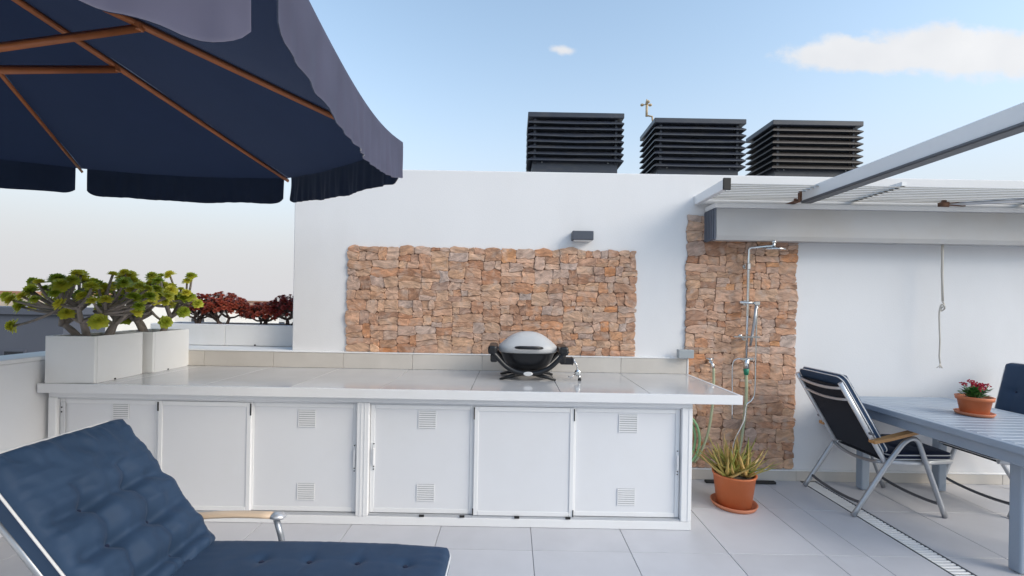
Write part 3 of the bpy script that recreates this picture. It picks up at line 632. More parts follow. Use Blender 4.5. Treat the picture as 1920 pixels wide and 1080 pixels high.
# ------------------------------------------------------------------ cushions
def cushion(place, w, l, T, buttons, nu=44, nv=52, r=.06, re=.045, dep=.028, sig=.05, crease=.012, fold=.004, seed=0, puff=.35, flen=.07, cw=.014, ff=34):
    """box cushion: tufted top sheet over straight sides; place(s,t,n) -> point, s across, t along, n out"""
    top = []
    def hgt(x, y):
        ex = w/2-abs(x); ey = min(y, l-y); e = max(0.0, min(ex, ey))
        k = min(1, e/re); h = T*(.62 + .38*math.sqrt(max(0, 1-(1-k)**2)))
        h += T*puff*(math.sin(math.pi*min(1, max(0, (x+w/2)/w)))*math.sin(math.pi*min(1, max(0, y/l))))**.6
        for (bx, by) in buttons:
            d = math.hypot(x-bx, y-by)
            h -= dep*math.exp(-(d/sig)**1.5)
        rows = sorted(set(round(b[1], 3) for b in buttons)); colsb = sorted(set(round(b[0], 3) for b in buttons))
        for yr in rows: h -= crease*math.exp(-(abs(y-yr-.006*noise.noise(Vector((x*9, yr*7, seed))))/cw)**1.8)*min(1, e/.07)
        for xr in colsb:
            if rows and rows[0]-.06 < y < rows[-1]+.10: h -= crease*.7*math.exp(-(abs(x-xr-.006*noise.noise(Vector((y*9, xr*7, seed))))/cw)**1.8)
        # gathered folds running in from the edges, and loose wrinkles
        if ex < ey: s_ = y
        else: s_ = x+3.1
        h += fold*(noise.noise(Vector((s_*ff, e*5, seed)))+.5*noise.noise(Vector((s_*ff*2.1, e*6, seed+3))))*math.exp(-e/flen)*1.8*min(1, e/.035)
        h += fold*.9*noise.noise(Vector((x*13, y*17, seed+9))) + fold*.45*noise.noise(Vector((x*31, y*24, seed+13)))
        return h
    def xy(i, j):
        a, b = 2*i/nu-1, 2*j/nv-1
        x, y = a*w/2, b*l/2; cx, cy = w/2-r, l/2-r
        if abs(x) > cx and abs(y) > cy:
            p, q = (abs(x)-cx)/r, (abs(y)-cy)/r
            x = math.copysign(cx+r*p*math.sqrt(1-q*q/2), x); y = math.copysign(cy+r*q*math.sqrt(1-p*p/2), y)
        return x, y+l/2
    m = MB(); V = {}
    for i in range(nu+1):
        for j in range(nv+1):
            x, y = xy(i, j); V[i, j] = m.bm.verts.new(place(x, y, hgt(x, y)))
    for i in range(nu):
        for j in range(nv):
            f_ = m.bm.faces.new((V[i, j], V[i+1, j], V[i+1, j+1], V[i, j+1])); f_.smooth = True
    bd_ = [(i, 0) for i in range(nu)] + [(nu, j) for j in range(nv)] + [(i, nv) for i in range(nu, 0, -1)] + [(0, j) for j in range(nv, 0, -1)]
    low = []
    for (i, j) in bd_:
        x, y = xy(i, j); low.append(m.bm.verts.new(place(x, y, 0)))
    n = len(bd_)
    for k in range(n):
        f_ = m.bm.faces.new((V[bd_[k]], low[k], low[(k+1) % n], V[bd_[(k+1) % n]])); f_.smooth = False
    m.bm.faces.new(low[::-1])
    edge = [(xy(i, j)) for (i, j) in bd_]
    cx0, cy0 = 0, l/2
    def ring(n_, grow=.002):
        return [place(x+math.copysign(grow, x), y+math.copysign(grow, y-cy0), n_) for (x, y) in edge]
    return m, ring(T*.62), ring(.004), hgt
def closed_tube(pts, r, seg=6):
    m = MB(); m.tube(list(pts)+[pts[0]], r, seg=seg, caps=False); return m

# ------------------------------------------------------------------ lounger
LG = thing('reclining_lounger', 'reclining lounger with tufted navy cushions and pale wooden armrest', 'lounger', (-1.0, -2.15, 0))
yc, wd = -2.155, .53          # centre line and width of the cushions
hinge = Vector((-1.335, yc, .385)); ang = R(129.5)
ax = Vector((math.cos(ang), 0, math.sin(ang))); nb = Vector((math.sin(ang), 0, -math.cos(ang)))
plB = lambda s_, t_, n_: hinge + Vector((0, s_, 0)) + ax*t_ + nb*n_
lb = .70
btn = [(sx, ty) for ty in (.075, .24, .405) for sx in (-.085, .088)]
m, r1, r2, hf = cushion(plB, wd, lb, .085, btn, 64, 80, r=.06, dep=.026, sig=.028, crease=.036, fold=.0115, seed=2, flen=.075, cw=.030, ff=26)
ob = m.build('back_cushion', 'cush', LG)
closed_tube(r1, .0042).build('piping', 'piping', ob)
bt = MB()
for (bx, by) in btn: bt.lathe([(.011, -.006), (.012, 0), (.007, .004)], mat=Matrix.Translation(plB(bx, by, hf(bx, by)+.004)) @ nb.to_track_quat('Z', 'Y').to_matrix().to_4x4(), seg=12)
bt.build('button', 'cush_dark', ob)
seatL = 1.08
plS = lambda s_, t_, n_: Vector((-1.33+t_, yc-s_, .375+.010*math.sin(t_*2.2)-.012*t_+n_)) + Vector((0, 0, -.03*max(0, t_-.85)))
btn2 = [(-sy, tx) for tx in (.33, .525, .72, .915) for sy in (.095, -.085)]
m, r1, r2, hf2 = cushion(plS, wd, seatL, .062, btn2, 56, 96, r=.06, dep=.016, sig=.028, crease=.0022, fold=.0018, seed=5, puff=.2)
ob = m.build('seat_cushion', 'cush', LG)
closed_tube(r1, .0042).build('piping', 'piping', ob)
bt = MB()
for (bx, by) in btn2: bt.lathe([(.011, -.006), (.012, 0), (.007, .004)], c=tuple(plS(bx, by, hf2(bx, by)+.004)), seg=12)
bt.build('button', 'cush_dark', ob)
for s_ in (-1, 1):
    y = yc+s_*(wd/2+.035)
    MB().tube(bez([(-1.50, y, .500), (-1.36, y, .527), (-1.2, y, .531), (-1.065, y, .524)], 8), [.009]+[.0125]*7+[.012], seg=10, flat=2.1, up=(0, 0, 1)).build('armrest', 'armpale', LG)
    MB().tube([(-1.064, y, .524), (-1.04, y, .523), (-1.012, y, .518)], [.0135, .014, .009], seg=10, flat=2.1, up=(0, 0, 1)).build('armrest_end', 'alu_light', LG)
    MB().tube([(-1.050, y, .508), (-1.030, y, .44), (-.985, y, .25), (-.92, y, .005)], .0135, seg=8).build('leg', 'alu', LG)
    MB().tube([(-1.47, y, .490), (-1.52, y, .36), (-1.60, y, .18), (-1.68, y, .005)], .0135, seg=8).build('leg', 'alu', LG)
    MB().tube([(-1.62, y, .13), (-1.30, y, .34), (-1.0, y, .355), (-.30, y, .345)], .0125, seg=8).build('side_rail', 'alu', LG)
    q = [plB(s_*(wd/2-.01), t_, -.016) for t_ in (0.0, .35, .70)]
    MB().tube(q, .013, seg=8).build('back_rail', 'alu', LG)
    MB().tube([(-.36, y, .345), (-.33, y, .2), (-.30, y, .005)], .0125, seg=8).build('leg', 'alu', LG)
MB().tube([plB(-wd/2+.01, .69, -.016), plB(wd/2-.01, .69, -.016)], .012).tube([(-.92, yc-.3, .06), (-.92, yc+.3, .06)], .010).tube([(-1.65, yc-.3, .08), (-1.65, yc+.3, .08)], .010).tube([(-.3, yc-.3, .345), (-.3, yc+.3, .345)], .012).tube([(-1.33, yc-.3, .352), (-1.33, yc+.3, .352)], .011).build('crossbar', 'alu', LG)
MB().poly([plB(-wd/2+.02, 0.02, -.004), plB(wd/2-.02, 0.02, -.004), plB(wd/2-.02, .68, -.004), plB(-wd/2+.02, .68, -.004), plB(-wd/2+.02, 0.02, -.008), plB(wd/2-.02, 0.02, -.008), plB(wd/2-.02, .68, -.008), plB(-wd/2+.02, .68, -.008)], [(0, 1, 2, 3), (7, 6, 5, 4), (0, 4, 5, 1), (1, 5, 6, 2), (2, 6, 7, 3), (3, 7, 4, 0)]).build('back_sling', 'sling', LG)
MB().box(-1.30, -.32, yc-.25, yc+.25, .350, .356).build('seat_sling', 'sling', LG)
MB().tube(bez([(-1.462, yc+wd/2+.005, .545), (-1.45, yc+wd/2+.01, .565), (-1.44, yc+wd/2+.012, .585)], 2), [.004, .0035, .002], seg=5).build('cushion_tie', 'cush_dark', LG)

# ------------------------------------------------------------------ parasol
U = thing('garden_parasol', 'large navy garden parasol with wooden ribs and scalloped valance', 'parasol', (-2.177, -2.436, 0))
uc = Vector((-2.177, -2.436)); UR, UA, UZ, RISE, TX, TY, VAL = 1.80, R(18.78), 2.239, .577, -.0154, .0664, .186
def up(r, a, z):
    x, y = r*math.sin(a), r*math.cos(a); return Vector((uc.x+x, uc.y+y, z+TX*x+TY*y))
apex = up(0, 0, UZ+RISE)
def ribp(k, t): return apex.lerp(up(UR, UA+k*math.pi/4, UZ), t)
NS, NT = 10, 12
for k in range(8):
    a0, a1 = UA+k*math.pi/4, UA+(k+1)*math.pi/4
    V = []; Vo = []
    for i in range(NT+1):
        t = .05+.952*i/NT
        for j in range(NS+1):
            s_ = j/NS
            p = ribp(k, t).lerp(ribp(k+1, t), s_)
            sag = -(.075 if k == 1 else .022)*math.sin(math.pi*s_)*t*(.4+.6*t) + .004*noise.noise(Vector((p.x*6, p.y*6, k)))
            p = p + Vector((0, 0, sag+.022)); V.append(p); Vo.append(p+Vector((0, 0, .003)))
    n1 = len(V); F = []; Fo = []
    for i in range(NT):
        for j in range(NS):
            a, b, c, d = i*(NS+1)+j, i*(NS+1)+j+1, (i+1)*(NS+1)+j+1, (i+1)*(NS+1)+j
            F.append((a, b, c, d)); Fo.append((a, b, c, d))
    mm = MB(); mm.poly(V, F, True, 0); mm.poly(Vo, Fo, True, 1)
    mm.build('canopy_panel', ['canopy_in', 'canopy_out'], U)
    # valance flap with rounded lower corners, hanging from the panel edge
    A, Bc = ribp(k, 1.0), ribp(k+1, 1.0); out = Vector((math.sin((a0+a1)/2), math.cos((a0+a1)/2), 0))
    Vi = []; NU, NV = 90, 8; L = (Bc-A).length
    for i in range(NU+1):
        s_ = .022+.956*i/NU
        e = min(s_, 1-s_)*L; hh = (VAL*1.35 if k == 2 else VAL)*(1 if e > .10 else .45+.55*math.sqrt(max(0, 1-((.10-e)/.10)**2)))
        for j in range(NV+1):
            t = j/NV
            base = A.lerp(Bc, s_) + Vector((0, 0, -(.075 if k == 1 else .022)*math.sin(math.pi*s_)+.031))
            ins = (.012*(t**2) if e < .1 else 0)
            wob = .018*t**.6*(noise.noise(Vector((s_*9, k*3.3, t*.6))) + .75*noise.noise(Vector((s_*34, k, t*.4))))
            Vi.append(base + Vector((0, 0, -hh*t + .008*t*noise.noise(Vector((s_*6, k, 4))))) + out*(wob+.004))
    F = []
    for i in range(NU):
        for j in range(NV):
            a, b = i*(NV+1)+j, (i+1)*(NV+1)+j; F.append((a, b, b+1, a+1))
    mm = MB(); mm.poly(Vi, F, True, 0); mm.poly([p+out*.003 for p in Vi], F, True, 1)
    mm.build('valance_flap', ['valance', 'canopy_out'], U)
    rb = MB().tube([ribp(k, .02), ribp(k, .5), ribp(k, 1.0)], [.017, .0165, .013], seg=4, flat=.7).build('rib', 'redwood', U)
    for t in (.82, .84, .86, .88): pass
runner = Vector((uc.x, uc.y, 2.235))
for k in range(8):
    e = ribp(k, .42); d_ = Vector((e.x-runner.x, e.y-runner.y, 0)).normalized()
    MB().tube([runner+d_*.045, e+Vector((0, 0, -.016))], .0165, seg=4, flat=.7).build('strut', 'redwood', U)
    MB().box(-.014, .014, -.012, .012, -.028, .004, bev=.003, mat=Matrix.Translation(e)).build('hinge', 'redwood', U)
MB().tube([(uc.x, uc.y, .30), (uc.x, uc.y, apex.z+.03)], .024, seg=14).build('pole', 'redwood', U)
MB().lathe([(.05, -.03), (.055, 0), (.05, .03)], c=tuple(runner), seg=16).lathe([(.05, -.05), (.06, -.01), (.05, .02)], c=tuple(apex-Vector((0, 0, .02))), seg=16).build('hub', 'redwood', U)
MB().lathe([(.014, 0), (.03, .03), (.014, .07), (.004, .09)], c=tuple(apex+Vector((0, 0, .03))), seg=14).build('finial', 'redwood', U)
MB().lathe([(.24, .002), (.24, .05), (.20, .075), (.045, .09), (.04, .40), (.034, .405)], c=(uc.x, uc.y, 0), seg=28).build('base', 'concrete', U)
# eyelets along the rib that shows its lacing
ey = MB()
for i in range(8): ey.lathe([(.0035, 0), (.0035, .004)], c=tuple(ribp(1, .70+.026*i)+Vector((.012, .012, .004))), seg=8)
ey.build('eyelet', 'chrome', U)

# ------------------------------------------------------------------ dining table
TB = thing('dining_table', 'blue-grey slatted aluminium dining table holding the red flower pot', 'table', (3.26, -.78, 0))
tx0, tx1, ty0, ty1 = 2.80, 3.72, -1.62, -.085
MB().box(tx0, tx0+.055, ty0, ty1, .722, .765, bev=.006, seg=2).box(tx1-.055, tx1, ty0, ty1, .722, .765, bev=.006, seg=2).box(tx0+.056, tx1-.056, ty1-.055, ty1, .722, .765, bev=.004).box(tx0+.056, tx1-.056, ty0, ty0+.055, .722, .765, bev=.004).build('top_frame', 'table', TB)
n = 21; pit = (ty1-ty0-.112)/n; sme = MB().box(-(tx1-tx0)/2+.0565, (tx1-tx0)/2-.0565, -pit/2+.0025, pit/2-.0025, -.014, 0, bev=.003).mesh('slat'); sme.materials.append(M['table'])
for k in range(n): link('slat', sme, TB, ((tx0+tx1)/2-3.26, ty0+.056+pit*(k+.5)+.78, .764))
MB().box(tx0+.035, tx0+.065, ty0+.06, ty1-.06, .648, .7215, bev=.003).box(tx1-.065, tx1-.035, ty0+.06, ty1-.06, .648, .7215, bev=.003).box(tx0+.067, tx1-.067, ty1-.09, ty1-.06, .65, .7215, bev=.003).box(tx0+.067, tx1-.067, ty0+.06, ty0+.09, .65, .7215, bev=.003).build('apron', 'table', TB)
for lx in (tx0+.165, tx1-.115):
    for ly in (ty0+.42-.10, ty1-.07):
        MB().box(lx-.034, lx+.034, ly-.034, ly+.034, .004, .7205, bev=.010, seg=2).build('leg', 'table', TB)

# ------------------------------------------------------------------ dining chairs
def make_chair(label, recline):
    CH = thing('dining_chair', label, 'chair', (0, 0, 0), 'folding chairs at the dining table')
    rec = Vector((-math.sin(recline), 0, math.cos(recline))); fwd = Vector((rec.z, 0, -rec.x)); foot_ = Vector((-.095, 0, .40))
    def bk(t_, y, n_=0.0):
        p = foot_ + rec*t_ + fwd*n_; return (p.x, y, p.z)
    for s_ in (-1, 1):
        y = s_*hwid
        MB().tube(spline([(-.335, y, .004), (-.22, y, .185), (-.10, y, .372), (-.005, y, .505), (.045, y, .556), (.09, y, .572), (.130, y, .548), (.165, y, .46), (.225, y, .30), (.335, y, .004)], 4), .0185, seg=10, flat=.75).build('leg_frame', 'alu', CH)
        MB().tube([bk(.655, y*.91), bk(.35, y*.91), bk(.0, y*.91), (-.085, y*.91, .385)], .019, seg=8, flat=.7).build('back_post', 'alu_light', CH)
        MB().tube([(-.10, y*.9, .392), (.15, y*.9, .385), (.40, y*.9, .405)], .018, seg=8, flat=.7).build('seat_rail', 'alu_light', CH)
        P = [(-.205, .545), (-.10, .566), (.05, .606), (.15, .632), (.205, .640)]
        MB().prism([(a, b+.011) for a, b in P]+[(.218, .630)]+[(a, b-.011) for a, b in P[::-1]], 'y', y-.028*1-.004*s_, y+.028-.004*s_).build('armrest', 'armwood', CH)
        MB().tube([bk(.235, y*.93), bk(.235, y*1.08)], .010, seg=8).build('recline_knob', 'alu_dark', CH)
    MB().tube(bez([bk(.61, -hwid*.9), bk(.59, -.1, -.025), bk(.59, .1, -.025), bk(.61, hwid*.9)], 8), .0115, seg=8).build('top_bar', 'alu_light', CH)
    MB().tube(bez([bk(.515, -hwid*.9), bk(.495, -.1, -.03), bk(.495, .1, -.03), bk(.515, hwid*.9)], 8), .0105, seg=8).build('top_bar', 'alu_light', CH)
    MB().tube(bez([(-.11, -hwid*.9, .392), (-.13, -.1, .345), (-.13, .1, .345), (-.11, hwid*.9, .392)], 8), .0125, seg=8).build('seat_bar', 'alu', CH)
    for xx, zz in ((-.275, .10), (.300, .10)):
        MB().tube(bez([(xx, -hwid, zz), (xx, -.12, zz-.03), (xx, .12, zz-.03), (xx, hwid, zz)], 8), .0115, seg=8).build('stretcher', 'alu_dark', CH)
    MB().poly([bk(.62, -.225, .004), bk(.62, .225, .004), bk(.02, .225, .004), bk(.02, -.225, .004), bk(.62, -.225, .008), bk(.62, .225, .008), bk(.02, .225, .008), bk(.02, -.225, .008)], [(0, 1, 2, 3), (7, 6, 5, 4), (0, 4, 5, 1), (1, 5, 6, 2), (2, 6, 7, 3), (3, 7, 4, 0)]).build('back_sling', 'sling', CH)
    MB().box(-.09, .39, -.22, .22, .394, .40).build('seat_sling', 'sling', CH)
    cax = rec; cnb = fwd; ch0 = foot_ + rec*.03 + fwd*.022
    pB = lambda s_, t_, n_: ch0 + Vector((0, s_, 0)) + cax*t_ + cnb*n_
    bts = [(a, b) for a in (-.11, .11) for b in (.22, .42)]
    m, r1, r2, hf = cushion(pB, .485, .655, .058, bts, 30, 36, r=.055, dep=.018, sig=.035, crease=.004, fold=.002, seed=12, puff=.25)
    ob = m.build('back_cushion', 'cush', CH)
    pp_ = closed_tube(r1, .0042); pp_.build('piping', 'piping', ob); closed_tube(r2, .0042).build('piping', 'piping', ob)
    bt = MB()
    for (bx, by) in bts: bt.lathe([(.010, -.006), (.011, 0), (.006, .004)], mat=Matrix.Translation(pB(bx, by, hf(bx, by)+.004)) @ cnb.to_track_quat('Z', 'Y').to_matrix().to_4x4(), seg=10)
    bt.build('button', 'cush_dark', ob)
    pS = lambda s_, t_, n_: Vector((-.07+t_, -s_, .408+.012*t_+n_))
    m, r1, r2, hf = cushion(pS, .485, .485, .055, [(-.11, .16), (.11, .16), (-.11, .33), (.11, .33)], 28, 28, r=.05, dep=.012, sig=.03, crease=.003, fold=.002, seed=14, puff=.15)
    ob = m.build('seat_cushion', 'cush_dark', CH)
    closed_tube(r1, .0042).build('piping', 'piping', ob); closed_tube(r2, .0042).build('piping', 'piping', ob)
    return CH
hwid = .265
c1 = make_chair('grey folding chair with navy cushion seen from behind, beside the floor drain', R(30.5))
c1.location = (2.838, -.385, 0)
c2 = make_chair('grey folding chair showing its navy cushion front, across the table from the drain', R(13))
c2.location = (3.99, -.375, 0); c2.rotation_euler = (0, 0, math.pi)

# ------------------------------------------------------------------ pots
def pot_profile(r0, r1, h, rim):
    return [(r0*.9, 0), (r0, .004), (r1*.985, h-rim), (r1*1.05, h-rim+.002), (r1*1.07, h), (r1*.96, h), (r1*.94, h-rim*1.2), (r1*.93, h-.03), (.001, h-.03)]
ap = thing('aloe_pot', 'terracotta pot on a saucer holding the spiky aloe', 'pot', (1.712, -.50, 0))
MB().lathe([(.10, .001), (.152, .003), (.165, .03), (.158, .033), (.145, .012), (.001, .012)], c=(1.712, -.50, 0), seg=36).build('saucer', 'terra2', ap)
MB().lathe([(.110, .0125), (.122, .016), (.148, .235), (.155, .238), (.157, .250), (.143, .250), (.138, .225), (.001, .222)], c=(1.712, -.50, 0), seg=40).build('pot_body', 'terra', ap)
MB().lathe([(.135, .2225), (.137, .228), (.001, .236)], c=(1.712, -.50, 0), seg=24).build('soil', 'soil', ap)
al = thing('aloe_plant', 'spiky yellow-green aloe growing in the terracotta floor pot', 'plant', (1.712, -.50, .235))
def aloe_leaf(base, d, ln, w, curl):
    d = Vector(d).normalized(); side = d.cross(Vector((0, 0, 1))).normalized(); P = []; F = []
    upv = side.cross(d).normalized(); n = 6
    for i in range(n+1):
        t = i/n; c = base + d*ln*t + upv*curl*ln*t*t; ww = w*(1-t)**.7*(1+.4*math.sin(math.pi*min(1, t*2.2))*.5); th = ww*.42
        P += [c-side*ww+upv*th*.7, c-upv*th, c+side*ww+upv*th*.7]
    for i in range(n):
        a, b = i*3, i*3+3
        F += [(a, a+1, b+1, b), (a+1, a+2, b+2, b+1), (a+2, a, b, b+2)]
    MB().poly(P, F, True).build('leaf', 'aloe', al)
rg2 = random.Random(5)
for cxx, cyy, nn, hs in ((1.712, -.50, 22, 1.0), (1.64, -.53, 16, .86), (1.785, -.52, 16, .90), (1.735, -.43, 13, .9), (1.67, -.44, 11, .85)):
    for i in range(nn):
        a = i*2.399+rg2.uniform(-.3, .3); tilt = .18+1.25*(i/nn)
        d = (math.cos(a)*tilt, math.sin(a)*tilt, 1.0-.35*tilt)
        aloe_leaf(Vector((cxx+.018*math.cos(a), cyy+.018*math.sin(a), .228)), d, hs*rg2.uniform(.23, .345), rg2.uniform(.014, .023), rg2.uniform(-.05, .22))
fp = thing('flower_pot', 'small terracotta pot on a saucer standing on the dining table', 'pot', (3.318, -.70, .7655))
MB().lathe([(.06, 0), (.098, .002), (.108, .022), (.103, .024), (.094, .010), (.001, .010)], c=(3.318, -.70, .7655), seg=32).build('saucer', 'terra2', fp)
MB().lathe([(.070, .0105), (.074, .014), (.090, .105), (.100, .108), (.104, .134), (.092, .134), (.088, .118), (.001, .115)], c=(3.318, -.70, .7655), seg=36).build('pot_body', 'terra', fp)
MB().lathe([(.086, .1155), (.087, .120), (.001, .124)], c=(3.318, -.70, .7655), seg=20).build('soil', 'soil', fp)
kp = thing('flowering_plant', 'small red flowering plant in the pot on the table', 'plant', (3.318, -.70, .888))
lv = MB(); fw = MB(); stm = MB(); rg3 = random.Random(9)
def leafquad(mb, c, d, nrm, ln, w):
    d = Vector(d).normalized(); s_ = d.cross(Vector(nrm)).normalized(); n_ = s_.cross(d)
    P = [c, c+d*ln*.35+s_*w, c+d*ln*.8+s_*w*.7+n_*.002, c+d*ln, c+d*ln*.8-s_*w*.7+n_*.002, c+d*ln*.35-s_*w, c+d*ln*.5-n_*w*.25]
    mb.poly(P, [(0, 1, 6), (1, 2, 6), (2, 3, 6), (3, 4, 6), (4, 5, 6), (5, 0, 6)], True)
for i in range(80):
    a = rg3.uniform(0, 6.28); t = rg3.uniform(.1, 1.0); z = rg3.uniform(.0, .055)
    c = Vector((3.318+.05*t*math.cos(a), -.70+.05*t*math.sin(a), .888+z)); d = Vector((math.cos(a)*(t+.2), math.sin(a)*(t+.2), rg3.uniform(.1, .7)))
    leafquad(lv, c, d, (0, 0, 1), rg3.uniform(.035, .06), rg3.uniform(.011, .018))
for i in range(13):
    a = rg3.uniform(0, 6.28); t = math.sqrt(rg3.random())
    top = Vector((3.318+.088*t*math.cos(a), -.70+.088*t*math.sin(a), .888+rg3.uniform(.085, .115)-.02*t))
    stm.tube([(3.318+.03*t*math.cos(a), -.70+.03*t*math.sin(a), .888), tuple(top)], .0025, seg=5)
    for j in range(16):
        dd = Vector((rg3.gauss(0, 1), rg3.gauss(0, 1), rg3.gauss(.4, .7))).normalized(); leafquad(fw, top+dd*rg3.uniform(.002, .014), dd, (dd.y, -dd.x+.1, dd.z+.3), .011, .0055)
lv.build('leaves', 'kleaf', kp); fw.build('blossoms', 'flower', kp); stm.build('stems', 'kleaf', kp)

# ------------------------------------------------------------------ planters and succulents
def planter(label, cx, cy, rot):
    t = thing('square_planter', label, 'planter', (0, 0, 0)); w, d, h = .31, .42, .315
    m = MB(); m.box(-w/2, w/2, -d/2, -d/2+.022, 0, h, bev=.005, seg=2).box(-w/2, w/2, d/2-.022, d/2, 0, h, bev=.005, seg=2).box(-w/2+.0005, -w/2+.022, -d/2+.0225, d/2-.0225, 0, h-.0005).box(w/2-.022, w/2-.0005, -d/2+.0225, d/2-.0225, 0, h-.0005).box(-w/2+.023, w/2-.023, -d/2+.023, d/2-.023, .001, .02)
    m.build('planter_body', 'planter', t); MB().box(-w/2+.023, w/2-.023, -d/2+.023, d/2-.023, .1, h-.022).build('soil', 'soil', t)
    MB().box(w/2-.02, w/2+.004, -.05, -.035, .001, .010, bev=.002).build('drain_plug', 'blackrub', t)
    t.location = (cx, cy, .9208); t.rotation_euler = (0, 0, R(rot)); return t
planter('white square planter at the counter end beside the low parapet', -2.945, -.715, 4)
planter('white square planter against the tiled upstand behind another planter', -2.925, -.262, 4)
def rosette_mesh(name, nleaf, r, mat, open_=1.0, wid=.34, seed=0):
    m = MB(); rg = random.Random(seed)
    for i in range(nleaf):
        f_ = i/(nleaf-1); a = i*2.39996; el = R(80-92*f_*open_); ln = r*(.55+.45*f_**.7)*rg.uniform(.9, 1.08)
        d = Vector((math.cos(a)*math.cos(el), math.sin(a)*math.cos(el), math.sin(el))); s_ = Vector((-math.sin(a), math.cos(a), 0)); u_ = d.cross(s_)*-1
        w = ln*wid; b = Vector((0, 0, .10*r*(1-f_)))
        P = [b-s_*w*.25, b+s_*w*.25, b+d*ln*.7+s_*w+u_*0, b+d*ln, b+d*ln*.7-s_*w, b+d*ln*.6-u_*w*.35]
        m.poly(P, [(0, 1, 5), (1, 2, 5), (2, 3, 5), (3, 4, 5), (4, 0, 5)], True)
    me = m.mesh(name); me.materials.append(M[mat]); return me
ROS = [rosette_mesh('rosette', 46, .052, 'rosette', 1.0, seed=1), rosette_mesh('rosette', 42, .047, 'rosette', 1.05, seed=2), rosette_mesh('rosette', 34, .040, 'rosette', .9, seed=3)]
def aeonium(label, name, base, rx, ry, hz, n, seed, trunks, extra=(), size=1.22, droop=.0, zmin=.18):
    rg = random.Random(seed); base = Vector(base)
    t = thing(name, label, 'plant', tuple(base), 'green succulents in the square planters'); stems = MB()
    tr_ = [(base+Vector((dx, dy, -.03)), base+Vector((dx*2.1+rg.uniform(-.02, .02), dy*2.0, hz*rg.uniform(.20, .30)))) for dx, dy in trunks]
    nodes = []
    for (a, b) in tr_:
        stems.tube(bez([a, a.lerp(b, .5)+Vector((rg.uniform(-.02, .02), 0, .03)), b], 5), [.026, .024, .022, .020, .018, .017], seg=7)
        for q in range(5):
            th = rg.uniform(0, 6.28); e = b+Vector((math.cos(th)*rx*rg.uniform(.22, .42), math.sin(th)*ry*rg.uniform(.2, .42), hz*rg.uniform(.10, .32)))
            stems.tube(bez([b-Vector((0, 0, .01)), b.lerp(e, .5)+Vector((0, 0, rg.uniform(-.03, .0))), e], 5), [.017, .016, .015, .014, .013, .0125], seg=6); nodes.append(e)
    tg = []
    for i in range(n):
        a = i*2.39996+rg.uniform(-.25, .25); r_ = math.sqrt((i+.5)/n)*rg.uniform(.9, 1.06)
        z = hz*(zmin+(1-zmin)*math.sqrt(max(0, 1-(r_*.88)**2)))*rg.uniform(.66, 1.06)
        tg.append(base+Vector((math.cos(a)*r_*rx, math.sin(a)*r_*ry, z)))
    tg += [Vector(e) for e in extra]
    for p in tg:
        nd = min(nodes, key=lambda q: (q-p).length + .3*max(0, q.z-p.z))
        mid = nd.lerp(p, .55)+Vector((rg.uniform(-.02, .02), rg.uniform(-.02, .02), -.03-.25*droop))
        stems.tube(bez([nd, mid, p], 6), [.0115, .0105, .0095, .009, .0085, .008, .008], seg=5)
        d = (p-mid).normalized(); d = (d*1.1+Vector((rg.uniform(-.3, .3), rg.uniform(-.75, .1), .45))).normalized()
        ro = link('rosette', rg.choice(ROS), t, p-base); ro.rotation_mode = 'QUATERNION'; ro.rotation_quaternion = d.to_track_quat('Z', 'Y') ; ro.scale = [size*rg.uniform(.72, 1.12)]*3
    stems.build('stems', 'bark', t); return t
aeonium('sprawling green aeonium with grey stems in the planter beside the parapet', 'aeonium_plant', (-2.96, -.70, 1.215), .47, .34, .45, 74, 4, ((-.07, -.05), (.06, .0), (.0, .09), (.03, -.10)),
        extra=((-3.585, -.72, 1.49), (-3.245, -.98, 1.30), (-3.47, -.66, 1.60), (-2.60, -.80, 1.40), (-2.98, -.90, 1.385), (-2.72, -.95, 1.34), (-3.41, -.80, 1.45)))
aeonium('upright green aeonium with dense rosettes in the planter by the upstand', 'aeonium_plant', (-2.93, -.25, 1.215), .32, .27, .48, 58, 9, ((-.06, .0), (.06, .02), (.0, -.08)),
        extra=((-2.66, -.20, 1.68), (-2.68, -.22, 1.635), (-2.69, -.24, 1.39), (-2.74, -.36, 1.31), (-3.02, -.40, 1.34)))
